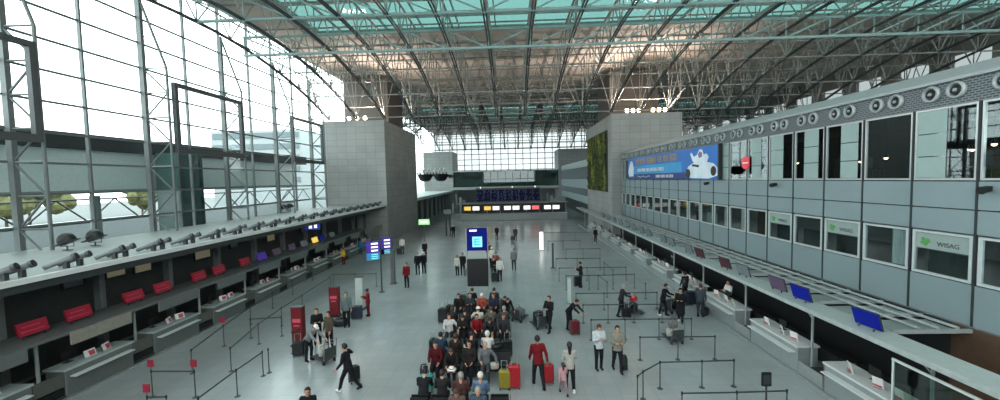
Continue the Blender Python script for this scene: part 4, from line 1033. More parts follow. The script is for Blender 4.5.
# head, hand, shoe, hair templates
def _head():
    h = .011; P, o = grid((-.1, -.12, -.21), (.1, .13, .12), h)
    d = union([ell(P, (0, -.008, .02), (.077, .098, .098)), cap(P, (0, .03, -.03), (0, .058, -.085), .055, .034), cap(P, (0, -.02, -.05), (0, -.035, -.2), .054, .06)], .03)
    d = smin(d, cap(P, (0, .092, .0), (0, .11, -.028), .009, .015), .012)
    for s in (-1, 1):
        d = smin(d, ell(P, (s*.08, -.008, -.012), (.012, .022, .034)), .008)
        d = np.maximum(d, -(ell(P, (s*.034, .104, .012), (.018, .014, .012))))
    v, q = surfnet(d, o, h); c = v[q].mean(1); m = np.zeros(len(q), int)
    for s in (-1, 1): m[np.linalg.norm((c-np.array((s*.034, .09, .012)))/np.array((1.1, 2, 1)), axis=1) < .0135] = 1
    m[(np.abs(c[:, 0]) < .027) & (np.abs(c[:, 2]+.062) < .009) & (c[:, 1] > .06)] = 2
    return v, q, m
def _hair(style):
    h = .014; lowz = -.34 if style == 'long' else -.12
    P, o = grid((-.12, -.16, lowz), (.12, .15, .16), h)
    d = ell(P, (0, -.012, .025), (.092, .112, .112))
    face = np.maximum(.035-P[..., 1], P[..., 2]-.07)          # cut away in front, below the fringe
    cut = np.maximum(d, -face)
    cut = np.maximum(cut, -.075-P[..., 2]) if style != 'long' else cut
    if style == 'long': cut = smin(cut, cap(P, (0, -.075, .0), (0, -.10, -.25), .075, .05), .03)
    if style == 'bun': cut = smin(cut, ell(P, (0, -.12, .07), (.045, .045, .045)), .015)
    if style == 'cap': cut = smin(np.maximum(d, .03-P[..., 2]), np.maximum(ell(P, (0, .09, .045), (.075, .075, .016)), -1), .01)
    if style == 'hat': cut = smin(np.maximum(d-.006, .04-P[..., 2]), ell(P, (0, -.01, .045), (.118, .14, .018)), .01)
    if style == 'hood': cut = np.maximum(np.maximum(d-.012, -np.maximum(.04-P[..., 1], P[..., 2]-.075)), -.11-P[..., 2])
    return surfnet(cut, o, h)
def _hand(grip):
    h = .006; P, o = grid((-.07, -.06, -.2), (.04, .1, .03), h)
    ds = [cap(P, (0, 0, .02), (0, 0, -.02), .026, .03), ell(P, (0, 0, -.055), (.018, .044, .055))]
    d = union(ds, .02)
    for y, L in ((-.031, .058), (-.0105, .074), (.0105, .08), (.031, .07)):
        if grip: pts = [(0, y, -.09), (-.012, y, -.09-L*.45), (-.045, y*.95, -.09-L*.5), (-.058, y*.95, -.09-L*.12)]
        else: pts = [(0, y, -.09), (-.006, y*1.08, -.09-L*.5), (-.022, y*1.1, -.09-L)]
        for a, b in zip(pts, pts[1:]): d = np.minimum(d, cap(P, a, b, .0088, .008))
    tp = [(-.004, .028, -.03), (-.014, .056, -.062), (-.03, .058, -.098)] if not grip else [(-.004, .028, -.03), (-.026, .05, -.06), (-.052, .036, -.082)]
    for a, b in zip(tp, tp[1:]): d = smin(d, cap(P, a, b, .0115, .009), .006)
    return surfnet(d, o, h)
def _shoe():
    h = .013; P, o = grid((-.06, -.09, -.1), (.06, .2, .08), h)
    d = union([cap(P, (0, -.03, -.035), (0, .13, -.05), .045, .038), cap(P, (0, -.02, .04), (0, -.01, -.03), .045, .045)], .03)
    d = np.maximum(d, -.085-P[..., 2])
    return surfnet(d, o, h)
HEAD = _head(); HAIR = {k: _hair(k) for k in ('short', 'long', 'bun', 'cap', 'hat', 'hood')}; HAND = {g: _hand(g) for g in (False, True)}; SHOE = _shoe()
def rotx(v, a): c, s = math.cos(a), math.sin(a); return np.array((v[0], v[1]*c-v[2]*s, v[1]*s+v[2]*c))
def skel(sit=False, tl=0, tr=0, kl=4, kr=4, al=(5, 8, 12, 0), ar=(5, 8, 12, 0), lean=0, hp=0, hy=0, wide=1.0, **_):
    J = {}
    J['pel'] = np.zeros(3)
    ln = -R(lean)
    def up(v): return rotx(np.array(v, float), ln)
    J['chest'] = up((0, 0, .38)); J['neck'] = up((0, -.01, .56)); J['head'] = up((0, .015, .70))
    J['head'] = J['neck']+rotx(J['head']-J['neck'], -R(hp)*.5)
    for s, n, a, th, kn in ((-1, 'l', al, tl, kl), (1, 'r', ar, tr, kr)):
        J['sh'+n] = up((s*.185, -.01, .49))
        p, ab, el, inn = [R(x) for x in a]
        def dr(pitch, out): 
            v = np.array((s*math.sin(out), math.sin(pitch)*math.cos(out), -math.cos(pitch)*math.cos(out))); return v/np.linalg.norm(v)
        J['el'+n] = J['sh'+n]+.285*dr(p, ab); fd = dr(p+el, ab*.3-inn); J['wr'+n] = J['el'+n]+.25*fd; J['fd'+n] = fd
        J['hip'+n] = np.array((s*.09*wide, 0, -.02))
        t = R(th); k = t-R(kn)
        J['kn'+n] = J['hip'+n]+.42*np.array((s*.03*wide, math.sin(t), -math.cos(t))); J['an'+n] = J['kn'+n]+.41*np.array((0, math.sin(k), -math.cos(k)))
    low = min(J['anl'][2], J['anr'][2])
    dz = -low+.09
    if sit: dz = .62
    for k in J:
        if not k.startswith('fd'): J[k] = J[k]+np.array((0, 0, dz))
    J['up'] = up((0, 0, 1)); J['fw'] = up((0, 1, 0))
    return J
def bodyparts(J, h, grow=0.0, which='body', coat=0.0, fat=1.0):
    pts = np.array([J[k] for k in J if not k.startswith('fd') and k not in ('up', 'fw')])
    P, o = grid(pts.min(0)-.2, pts.max(0)+.16, h)
    f = J['fw']; g = grow
    up = J['up']
    tor = [cap(P, J['pel']+up*.0, J['chest'], .14*fat+g, .16*fat+g, f, .68), cap(P, J['chest'], J['neck']-up*.06, .165*fat+g, .07+g, f, .7), cap(P, J['shl']+np.array((.03,0,-.01)), J['shr']+np.array((-.03,0,-.01)), .062+g, .062+g)]
    arms = []
    for n in 'lr': arms += [cap(P, J['sh'+n], J['el'+n], .056*fat+g, .044+g), cap(P, J['el'+n], J['wr'+n], .044+g, .03+g)]
    legs = [cap(P, J['pel']+up*.06, J['pel']-np.array((0,0,.03)), .13*fat+g, .145*fat+g, f, .75)]
    for n in 'lr': legs += [cap(P, J['hip'+n], J['kn'+n], .088*fat+g, .058+g), cap(P, J['kn'+n], J['an'+n], .056+g, .038+g*1.3)]
    if which == 'body': d = union(tor+arms+legs+[cap(P, J['neck']-up*.05, J['neck']+up*.05, .055, .05)], .035)
    elif which == 'top':
        parts = tor[:]
        hem = J['pel']-up*.06
        parts.append(cap(P, J['pel']+up*.1, hem, .15*fat+g, .168*fat+g, f, .82))
        d = union(parts, .04)
        if coat:
            kn = (J['knl']+J['knr'])/2; e = J['pel']+(kn-J['pel'])*coat
            d = smin(d, cap(P, J['pel'], e, .165*fat+g, .2*fat+g, f, .8), .05)
            for n in 'lr': d = smin(d, cap(P, J['hip'+n], J['hip'+n]+(J['kn'+n]-J['hip'+n])*coat, .1+g, .1+g), .05)
        d = smin(d, union(arms, .02), .03)
        if not coat: d = np.maximum(d, -((P-J['pel'])@up)-.10)
        cut = ((P-(J['neck']+up*.0))@up)-.015                       # neckline
        d = np.maximum(d, np.where(np.linalg.norm(P-J['neck'], axis=-1) < .2, cut, -1))
    else:
        d = union(legs, .025)
        d = np.maximum(d, ((P-J['pel'])@up)-.1)
    return surfnet(d, o, h)
SKIN = {k: mat('skin_'+k, c, .55, 0, .05) for k, c in (('a', '#b98a72'), ('b', '#8a5d45'), ('c', '#c9a08a'))}
EYEM = mat('eye_dark', '#181412', .3); LIPM = mat('lips', '#8a4c44', .5)
HAIRM = {'black': mat('hair_black', '#120f0e', .6, 0, .2, 20), 'brown': mat('hair_brown', '#3a2619', .6, 0, .2, 20), 'grey': mat('hair_grey', '#8d8a86', .6, 0, .2, 20), 'blond': mat('hair_blond', '#9a7d50', .6, 0, .2, 20), 'white': mat('cap_white', '#d8d8d4', .7, 0, .05), 'pale': mat('hair_pale', '#c9c4b8', .6, 0, .1, 20)}
CL = {}
def cloth(hexc):
    if hexc not in CL: CL[hexc] = mat('cloth_'+hexc[1:], hexc, .85, 0, .14, 9, .2, bump=.15)
    return CL[hexc]
CACHE = {}
def mesh_of(name, v, q, mats, mi=None, smooth=True):
    me = bpy.data.meshes.new(name); me.from_pydata(v.tolist(), [], q.tolist())
    for m in mats: me.materials.append(m)
    if mi is not None: me.polygons.foreach_set('material_index', mi.astype(np.int32))
    me.polygons.foreach_set('use_smooth', [smooth]*len(q)); me.update(); return me
def mobj(name, me, parent=None):
    o = bpy.data.objects.new(name, me); COL.objects.link(o)
    if parent is not None: o.parent = parent
    return o
POSES = {
 'stand': {}, 'stand2': dict(tl=-3, tr=6, kl=2, kr=10, al=(8, 9, 20, 5)), 'phone': dict(al=(18, 6, 95, 20), ar=(18, 6, 100, 25), hp=25, tr=4, kr=8),
 'walk': dict(tl=24, kl=8, tr=-18, kr=22, al=(-18, 8, 15, 0), ar=(22, 8, 25, 0), lean=4), 'walk2': dict(tr=22, kr=6, tl=-16, kl=26, ar=(-15, 10, 12, 0), al=(20, 8, 30, 0), lean=4),
 'pull': dict(tl=20, kl=8, tr=-16, kr=20, ar=(-22, 16, 5, 0), al=(15, 8, 20, 0), lean=5), 'pull_l': dict(tr=20, kr=8, tl=-16, kl=20, al=(-22, 16, 5, 0), ar=(15, 8, 20, 0), lean=5),
 'push': dict(al=(35, 8, 45, 0), ar=(35, 8, 45, 0), lean=10, tl=14, kl=10, tr=-8, kr=8, hp=12), 'lean': dict(lean=38, al=(38, 8, 18, 0), ar=(48, 8, 15, 0), hp=15, tl=8, kl=12, tr=2, kr=8),
 'reach': dict(ar=(12, 55, 20, -40), al=(10, 10, 30, 0), tl=26, kl=12, tr=-14, kr=26, lean=8), 'carry': dict(al=(15, 8, 85, 30), ar=(20, 8, 80, 30), tl=14, kl=6, tr=-10, kr=14),
 'sit': dict(sit=True, tl=80, tr=79, kl=84, kr=86, al=(22, 8, 55, 15), ar=(22, 8, 55, 15), lean=6), 'sit_fwd': dict(sit=True, tl=80, tr=79, kl=80, kr=92, al=(30, 8, 50, 20), ar=(30, 8, 50, 20), lean=26, hp=22),
 'sit_phone': dict(sit=True, tl=80, tr=79, kl=88, kr=80, al=(20, 6, 95, 25), ar=(20, 6, 90, 25), lean=8, hp=28), 'sit_back': dict(sit=True, tl=80, tr=79, kl=70, kr=76, al=(10, 12, 50, 30), ar=(10, 12, 45, 30), lean=-8),
 'sit_side': dict(sit=True, tl=80, tr=79, kl=84, kr=80, al=(5, 40, 30, 0), ar=(25, 8, 60, 20), lean=2, hy=30),
}
def person(loc, rz, pose, top, legs, hair=('short', 'black'), label='', ht=1.72, skin='a', coat=0.0, fat=1.0, grp=None, far=False, grip=False, scarf=None):
    kw = POSES[pose]; J = skel(**kw); sc = ht/1.70
    key = (pose, coat, fat, far)
    hv = .034 if far else .025
    if key not in CACHE:
        CACHE[key] = (bodyparts(J, hv*1.1, -.004, 'body', 0, fat), bodyparts(J, hv, .011, 'top', coat, fat), bodyparts(J, hv, .012, 'legs', 0, fat))
    (bv, bq), (tv, tq), (lv, lq) = CACHE[key]
    V, Q, Mi = [bv], [bq], [np.zeros(len(bq), int)]; n = len(bv)
    # head
    hr = np.array(Matrix.Rotation(R(kw.get('hy', 0)), 3, 'Z') @ Matrix.Rotation(-R(kw.get('lean', 0)*.5+kw.get('hp', 0)), 3, 'X'))
    hv_, hq, hm = HEAD; V.append(hv_@hr.T+J['head']); Q.append(hq+n); Mi.append(hm); n += len(hv_)
    for s, nm in ((-1, 'l'), (1, 'r')):
        v, q = HAND[grip]
        fd = J['fd'+nm]; z = -fd; y = np.array((0, 1, 0.))-z*z[1]
        if np.linalg.norm(y) < .35: y = np.array((0, 0, 1.))-z*z[2]
        y /= np.linalg.norm(y); x = np.cross(y, z); B = np.stack([x, y, z], 1)
        w = v.copy(); qq = q
        if s < 0: w[:, 0] *= -1; qq = q[:, ::-1]
        V.append(w@B.T+J['wr'+nm]); Q.append(qq+n); Mi.append(np.zeros(len(q), int)); n += len(v)
    me = mesh_of('person', np.concatenate(V), np.concatenate(Q), [SKIN[skin], EYEM, LIPM], np.concatenate(Mi))
    o = mobj('person', me); o.location = loc; o.rotation_euler = (0, 0, rz); o.scale = (sc, sc, sc)
    tag(o, label, 'person', grp)
    mobj('coat' if coat else 'jacket', mesh_of('jacket', tv, tq, [cloth(top)]), o)
    mobj('trousers', mesh_of('trousers', lv, lq, [cloth(legs)]), o)
    st_, hc = hair
    v, q = HAIR[st_ if st_ in HAIR else 'short']; v = v@hr.T+J['head']
    hm_ = HAIRM[hc] if hc in HAIRM else cloth(hc)
    mobj({'cap': 'cap', 'hat': 'hat', 'hood': 'hood'}.get(st_, 'hair'), mesh_of('hair', v, q, [hm_]), o)
    if st_ in ('cap', 'hat'):
        v, q = HAIR['short']; v = (v*np.array((.97, .97, .9)))@hr.T+J['head']; mobj('hair', mesh_of('hair', v, q, [HAIRM['black']]), o)
    for nm in 'lr':
        d = J['an'+nm]-J['kn'+nm]; a = math.atan2(d[1], -d[2])*.6
        v, q = SHOE; v = np.array([v[:, 0], v[:, 1]*math.cos(a)-v[:, 2]*math.sin(a), v[:, 1]*math.sin(a)+v[:, 2]*math.cos(a)]).T+J['an'+nm]
        mobj('shoe', mesh_of('shoe', v, q, [cloth('#d6d6d2' if (len(label)+ord(nm[0])) % 5 < 1 else '#151515')]), o)
    return o
# ------------------------------------------------------------------ luggage
def suitcase(loc, rz, m, label, w=.42, d=.26, h=.62, grp='suitcases', handle=True):
    t = lthing('suitcase', loc, label, 'suitcase', grp, rz)
    MB().bbox(-w/2, w/2, -d/2, d/2, .06, h, .05).build('shell', m, t)
    for sx in (-1, 1):
        for sy in (-1, 1): MB().cyl((sx*w*.4-.015, sy*d*.36, .035), (sx*w*.4+.015, sy*d*.36, .035), .035, n=8).build('wheel', BLACK, t)
    if handle: MB().tube([(-w*.25, -d*.3, h-.05), (-w*.25, -d*.3, h+.36), (w*.25, -d*.3, h+.36), (w*.25, -d*.3, h-.05)], .012, 5).build('pull_handle', STEEL, t)
    q = MB()
    for k in range(-2, 3): q.box(k*w*.15-.012, k*w*.15+.012, -d/2-.008, d/2+.008, .12, h-.07)
    q.build('ribs', m, t); MB().tube([(-.08, 0, h-.01), (-.07, 0, h+.035), (.07, 0, h+.035), (.08, 0, h-.01)], .013, 5).build('grip', BLACK, t)
    return t
def bag(loc, rz, m, label, w=.45, d=.26, h=.3, grp='bags', nm='duffel_bag', cat='bag'):
    t = lthing(nm, loc, label, cat, grp, rz)
    q = MB(); n = 12
    prof = [(-1, .55), (-.92, .86), (-.6, 1), (0, 1.04), (.6, 1), (.92, .86), (1, .55)]
    vs = []; fs = []
    for u, s in prof:
        for k in range(n):
            a = 2*PI*k/n; vs.append((u*w/2, d/2*s*math.copysign(abs(math.cos(a))**.7, math.cos(a)), max(.0, h/2+h/2*s*math.copysign(abs(math.sin(a))**.7, math.sin(a)))))
    for i in range(len(prof)-1):
        for k in range(n): fs.append((i*n+k, (i+1)*n+k, (i+1)*n+(k+1) % n, i*n+(k+1) % n))
    fs += [tuple(range(n)), tuple(range(len(prof)*n-1, (len(prof)-1)*n-1, -1))]
    q.add(vs, fs); q.build('bag_body', m, t, True)
    MB().tube([(-w*.25, 0, h*.95), (-w*.18, 0, h+.1), (w*.18, 0, h+.1), (w*.25, 0, h*.95)], .014, 5).build('strap', BLACK, t)
    MB().box(-w*.36, w*.36, -.008, .008, h-.004, h+.012).build('zip', STEEL_DARK, t)
    return t
def backpack(loc, rz, m, label, h=.45):
    t = lthing('backpack', loc, label, 'backpack', 'backpacks', rz)
    q = MB(); q.bbox(-.15, .15, -.09, .09, 0, h*.8, .06); q.ball((0, 0, h*.78), .145, .085, h*.22); q.build('pack_body', m, t, True)
    MB().bbox(-.11, .11, -.14, -.08, .04, h*.45, .03).build('front_pocket', m, t)
    for s in (-1, 1): MB().tube([(s*.08, .08, h*.9), (s*.09, .15, h*.6), (s*.1, .09, .06)], .018, 5).build('shoulder_strap', BLACK, t)
    return t
def trolley(loc, rz, label):
    t = lthing('luggage_trolley', loc, label, 'luggage trolley', 'luggage trolleys', rz)
    MB().box(-.3, .3, -.45, .45, .16, .2).build('platform', STEEL_DARK, t)
    MB().tube([(-.27, -.45, .2), (-.27, -.55, 1.02), (.27, -.55, 1.02), (.27, -.45, .2)], .022, 6).build('push_bar', GREY, t)
    MB().tube([(-.27, -.48, .55), (-.27, -.2, .75), (.27, -.2, .75), (.27, -.48, .55)], .016, 5).build('basket', GREY, t)
    MB().box(-.26, .26, -.5, -.48, .3, .7).build('advert_plate', DGREY, t)
    for x, y in ((-.25, -.38), (.25, -.38), (0, .4)): MB().cyl((x-.02, y, .08), (x+.02, y, .08), .08, n=10).build('wheel', BLACK, t); MB().cyl((x, y, .1), (x, y, .17), .02, n=6).build('fork', STEEL, t)
    return t
SUIT = {k: mat('case_'+k, c, .4, 0, .08) for k, c in (('black', '#15171a'), ('red', '#9c1620'), ('teal', '#2f8a88'), ('yellow', '#857b2a'), ('grey', '#5d6062'), ('navy', '#1a2233'), ('white', '#a9a9a2'), ('wine', '#5a1722'))}
# ------------------------------------------------------------------ benches (back to back)
def bench(cx, y, face, label):
    t = lthing('seat_bench', (cx, y, 0), label, 'bench', 'black waiting benches', 0 if face < 0 else PI)
    n = 5; w = .62
    for k in range(n):
        x = (k-(n-1)/2)*w
        MB().bbox(x-.27, x+.27, -.52, -.06, .365, .415, .02).build('seat', BLACK, t)
        MB().obox((x, 0.0, .66), (1,0,0), (0,.97,-.2), (0,.2,.97), .27, .02, .23).build('backrest', BLACK, t)
    for k in range(n+1):
        x = (k-n/2)*w; MB().tube([(x, -.05, .39), (x, -.05, .58), (x, -.48, .58), (x, -.48, .39)], .014, 5).build('armrest', STEEL_DARK, t)
    MB().box(-n*w/2, n*w/2, -.33, -.25, .29, .365).build('beam', STEEL_DARK, t)
    for x in (-n*w/2+.35, n*w/2-.35):
        MB().box(x-.03, x+.03, -.52, -.04, 0, .05).build('foot', STEEL_DARK, t); MB().box(x-.03, x+.03, -.32, -.26, .05, .29).build('leg', STEEL_DARK, t)
BX = -1.75
rows = [(11.6, 'nearest'), (14.7, 'second'), (17.8, 'third'), (21.0, 'farthest')]
for y, nm in rows:
    bench(BX, y-.12, -1, f'black bench facing the camera in the {nm} back-to-back pair')
    bench(BX, y+.12, 1, f'black bench facing away in the {nm} back-to-back pair')
def seated(row, side, k, pose, top, legs, hair, label, **kw):
    y, _ = rows[row]; x = BX+(k-2)*.62
    if side == 'f': person((x, y-.12-.33, 0), PI+kw.pop('tw', 0), pose, top, legs, hair, label, **kw)
    else: person((x, y+.12+.33, 0), kw.pop('tw', 0), pose, top, legs, hair, label, **kw)
def P_(px, py, rz, pose, top, legs, hair, label, **kw):
    p = at(px, py, 0); return person((p.x, p.y, 0), R(rz), pose, top, legs, hair, label, **kw)
# nearest row (heads only)
seated(0, 'b', 2, 'sit_back', '#3a3a40', '#222', ('short', 'grey'), 'grey-haired seated person at the bottom edge, left of the pair of heads', far=False) if False else None
B = '#14161a'; NV = '#1a2130'; JE = '#2a3442'
seated(0, 'b', 2, 'sit_back', '#4a3230', '#222226', ('short', 'grey'), 'grey-haired person seated at the bottom edge of the picture, left of two grey heads')
seated(0, 'b', 3, 'sit_back', '#566c80', '#1f232a', ('short', 'pale'), 'pale-haired person in light blue seated at the bottom edge')
seated(0, 'b', 0, 'sit_fwd', '#1b1d20', '#1b1d20', ('short', 'black'), 'dark-haired person in black seated at the bottom left bench end')
seated(0, 'f', 2, 'sit_phone', '#5b4a44', '#26282c', ('short', 'brown'), 'person in brown seated on the nearest bench facing the camera', )
seated(0, 'f', 3, 'sit', '#3c4a58', '#26282c', ('short', 'grey'), 'person in slate blue seated on the nearest bench facing the camera')
# second row
seated(1, 'f', 0, 'sit', '#450f15', '#15161a', ('short', 'black'), 'person in a dark red sweater seated with hands on the lap, second bench row', ht=1.8, fat=1.08)
seated(1, 'f', 1, 'sit_fwd', '#1d1b1c', '#15161a', ('short', 'brown'), 'person in black bending forward with a white hat at the knees, second bench row')
seated(1, 'f', 3, 'sit_side', '#5d6064', '#3a3d42', ('short', 'grey'), 'grey-haired person in a grey sweater holding a white bag, second bench row')
seated(1, 'b', 0, 'sit', '#22384a', NV, ('short', 'black'), 'person in dark blue seated facing away at the left end of the second row')
seated(1, 'b', 1, 'sit_back', '#26231f', B, ('short', 'brown'), 'brown-haired person in black seated facing away beside the person in dark blue')
seated(1, 'b', 3, 'sit_fwd', '#b8b8b4', '#33363a', ('hood', '#b8b8b4'), 'person in a white hooded jacket seated facing away, second row')
# third row
seated(2, 'f', 0, 'sit_side', '#b0b0ac', '#26282c', ('short', 'black'), 'person in a white sweatshirt seated at the left end of the third row')
seated(2, 'f', 2, 'sit', '#6d121b', '#1c1d22', ('short', 'black'), 'person in a bright red top seated in the third row', tw=.3)
seated(2, 'f', 1, 'sit_phone', '#1c1a1a', B, ('long', 'black'), 'long-haired person in black looking at a phone in the third row')
seated(2, 'b', 0, 'sit', '#262220', B, ('long', 'brown'), 'brown-haired person in black seated facing away at the left of the third row')
seated(2, 'b', 1, 'sit_back', '#2d2b2b', B, ('short', 'black'), 'person in charcoal seated facing away in the third row')
seated(2, 'b', 2, 'sit_side', '#b4b2a6', '#33363a', ('hat', 'white'), 'person in beige with a pale hat leaning over the third bench row')
seated(2, 'b', 4, 'sit', '#3c3f40', B, ('short', 'grey'), 'grey-haired person in dark grey at the right end of the third row')
# farthest row
seated(3, 'f', 0, 'sit', '#181818', B, ('short', 'black'), 'person all in black seated at the left end of the farthest row')
seated(3, 'f', 1, 'sit_phone', '#2c3034', '#202226', ('short', 'grey'), 'grey-haired person in charcoal seated in the farthest row')
seated(3, 'f', 2, 'sit', '#8a4034', '#17181c', ('cap', 'white'), 'person in an orange-red shirt and white cap in the farthest row')
seated(3, 'f', 3, 'sit', '#27283a', '#17181c', ('short', 'black'), 'person in dark purple-blue seated right of the orange-red shirt')
seated(3, 'f', 4, 'sit_fwd', '#32363a', '#17181c', ('short', 'black'), 'person in dark grey bending forward at the right end of the farthest row')
P_(441, 331, 200, 'stand2', '#171717', B, ('short', 'black'), 'person in black standing at the left end behind the third bench row', ht=1.6) if False else None
P_(505.5, 326, 200, 'lean', '#141517', B, ('short', 'black'), 'person in black bending over luggage at the right end of the farthest row')
seated(1, 'f', 2, 'sit_back', '#24211f', B, ('short', 'black'), 'dark-clad person seated between the bending one and the grey sweater, second row')
seated(1, 'b', 2, 'sit_phone', '#1d2026', B, ('short', 'black'), 'person in near-black seated facing away in the middle of the second row')
seated(2, 'f', 3, 'sit_fwd', '#202124', B, ('short', 'black'), 'person in black bending forward right of the red top, third row')
seated(2, 'f', 4, 'sit', '#2a2c30', B, ('short', 'brown'), 'brown-haired person in black at the right end of the third row')
seated(2, 'b', 3, 'sit_side', '#57544c', B, ('short', 'brown'), 'person in taupe seated facing away next to the pale hat')
seated(0, 'b', 1, 'sit', '#232326', B, ('short', 'black'), 'person in black seated facing away at the very bottom, beside the left bench end')
seated(3, 'b', 1, 'sit', '#1c1c20', B, ('short', 'brown'), 'person in black seated facing away in the farthest row')
seated(3, 'b', 3, 'sit', '#30343a', B, ('short', 'black'), 'person in slate seated facing away in the farthest row')
bag((BX+.62, 17.8-.45, .455), .2, cloth('#17181a'), 'black rucksack lying on a third-row seat', .36, .26, .3) if False else None
bag((at(671.5, 311.5).x, at(671.5, 311.5).y, .205), .3, SUIT['black'], 'black holdall lying on the pushcart of the man in black', .55, .4, .5)
# luggage around the seats
p = at(427, 392); suitcase((p.x, p.y, 0), .2, SUIT['teal'], 'teal suitcase standing at the left front of the second bench row', .46, .28, .66)
p = at(505, 389); suitcase((p.x, p.y, 0), -.1, SUIT['yellow'], 'yellow suitcase next to the red one at the right end of the second row', .4, .28, .72)
p = at(514.5, 388); suitcase((p.x, p.y, 0), .05, SUIT['red'], 'tall red suitcase with raised handle at the right end of the second row', .42, .3, .86)
p = at(424, 375); backpack((p.x, p.y, 0), .4, SUIT['black'], 'black backpack on the floor left of the second bench row')
p = at(507, 357); suitcase((p.x, p.y, 0), .3, SUIT['black'], 'black suitcase at the right end of the third bench row', .44, .28, .75)
p = at(434, 352); suitcase((p.x, p.y, 0), .1, SUIT['black'], 'black suitcase left of the grey one behind the third row', .4, .3, .6)
p = at(446, 352); suitcase((p.x, p.y, 0), -.1, SUIT['grey'], 'wide grey suitcase behind the second row on the left', .75, .34, .6)
p = at(498, 352); bag((p.x, p.y, 0), .3, SUIT['black'], 'black duffel bag on the floor right of the third row', .6, .3, .38)
p = at(474, 376); bag((p.x, p.y, 0), .2, cloth('#35383a'), 'dark grey bag on the floor in front of the second row', .55, .35, .35)
p = at(468, 352); bag((p.x, p.y, 0), .5, SUIT['white'], 'white shopping bag on the floor between the second and third rows', .4, .3, .36)
bag((BX+.95, 14.7-.5, .42), .2, SUIT['white'], 'white plastic bag on a seat of the second row', .32, .22, .28)
bag((BX+1.25, 14.7+.4, .42), .2, cloth('#2a2a2e'), 'black shoulder bag on the right end seat of the second row', .34, .22, .28)
p = at(443, 323); suitcase((p.x, p.y, 0), .1, SUIT['black'], 'black suitcase left of the farthest row', .5, .3, .8)
p = at(450, 318); suitcase((p.x, p.y, 0), .1, SUIT['black'], 'second black suitcase beside the farthest row', .44, .3, .72)
for px, py, rz, lab in ((462, 306, .2, 'luggage trolley parked behind the left of the farthest row'), (520, 320, -.5, 'luggage trolley parked at the right of the farthest row')):
    p = at(px, py); trolley((p.x, p.y, 0), rz, lab)
    suitcase((p.x, p.y+.02, .205), rz, SUIT['black' if px < 500 else 'grey'], 'dark case lying on the trolley behind the farthest row' if px < 500 else 'grey case on the trolley right of the farthest row', .5, .34, .42, handle=False)
p = at(499, 309); suitcase((p.x, p.y, 0), 0, SUIT['grey'], 'grey suitcase beside the black-clad person bending over', .4, .26, .65)
lh = lthing('sun_hat', (BX-.55, 13.55, .75), 'white sun hat held at the knees in the second row', 'hat'); MB().lathe([(.16, 0), (.17, .01), (.09, .02), (.085, .09), (.04, .11)], (0,0,0), 14).build('hat_body', PAPER, lh, True); MB().lathe([(.09, .022), (.091, .05)], (0,0,0), 14).build('hat_band', DGREY, lh)
# standing and walking people: left
P_(309, 361, 250, 'lean', '#77787a', '#1c1d20', ('cap', 'white'), 'person in a grey top and white cap leaning over luggage by the red pillar', ht=1.75)
P_(318, 346, 210, 'carry', '#17181a', '#17181a', ('short', 'brown'), 'person in black standing behind the white-capped person', ht=1.72)
P_(330, 350, 160, 'stand2', '#4a4238', '#1b1b1e', ('short', 'black'), 'person in an olive brown jacket beside the person in black')
P_(347, 327, 200, 'stand', '#5a6668', '#1b1d22', ('hood', '#5a6668'), 'person in a grey hooded jacket by the second red pillar', ht=1.78)
P_(368.5, 316, 120, 'phone', '#6a1420', '#541018', ('bun', 'black'), 'woman in a dark red suit near the pale pillar', ht=1.5, skin='b')
P_(407, 287.5, 170, 'stand', '#64101a', '#17181c', ('short', 'brown'), 'person in a bright red jacket standing alone left of centre')
P_(418, 274.5, 180, 'stand2', '#141518', '#2b2c30', ('short', 'black'), 'person in black at the left of a pair, left of centre')
P_(424, 273.5, 180, 'stand', '#141518', '#141518', ('cap', 'white'), 'person in black with a pale cap at the right of a pair, left of centre')
P_(425, 258.5, 200, 'walk', '#1c1d20', '#1c1d20', ('short', 'black'), 'dark-clad person walking just behind the pair')
P_(402.5, 254, 180, 'stand', '#c8c6c0', '#3a3c40', ('short', 'brown'), 'person in a white top standing with a dark bag far left of centre')
P_(349, 391, 85, 'reach', '#1b1c1f', '#18181c', ('short', 'black'), 'person in a black vest striding left with an arm stretched out', ht=1.75)
p = at(310, 443, 0); person((p.x, p.y, 0), R(190), 'stand', '#15161a', '#15161a', ('long', 'black'), 'dark-haired person cut off by the bottom edge at the left', ht=1.6)
P_(343.5, 264.5, 170, 'stand', '#c9a53c', '#5a1c24', ('short', 'black'), 'person in a yellow jacket and dark red trousers behind the left rail', ht=1.5)
P_(361, 255, 190, 'stand', '#2a6a94', '#23496a', ('short', 'black'), 'person in bright blue near the purple display panel', ht=1.55)
P_(352, 248, 190, 'stand', '#4a4542', '#222', ('short', 'black'), 'person in grey-brown at the far left counters') if False else None
p = at(299, 356); suitcase((p.x, p.y, 0), .3, SUIT['black'], 'black suitcase at the foot of the nearest red pillar', .48, .3, .66)
p = at(305, 360); suitcase((p.x, p.y, 0), .1, SUIT['navy'], 'dark suitcase under the hands of the white-capped person', .42, .28, .6) if False else None
p = at(324, 361); trolley((p.x, p.y, 0), 1.0, 'luggage trolley beside the white-capped person')
bag((p.x, p.y, .205), .6, SUIT['white'], 'white bag standing on the trolley by the white-capped person', .4, .3, .55)
p = at(341, 326); bag((p.x, p.y, 0), .3, SUIT['black'], 'black duffel bag on the floor left of the hooded person', .7, .4, .45)
p = at(357, 319); suitcase((p.x, p.y, 0), .3, SUIT['navy'], 'large dark navy suitcase right of the hooded person', .62, .36, .72)
p = at(354.5, 382); suitcase((p.x, p.y, 0), .8, SUIT['black'], 'black suitcase pulled behind the person in the black vest', .4, .26, .62)
p = at(399, 254); suitcase((p.x, p.y, 0), .2, SUIT['black'], 'dark case beside the person in the white top', .42, .28, .6)
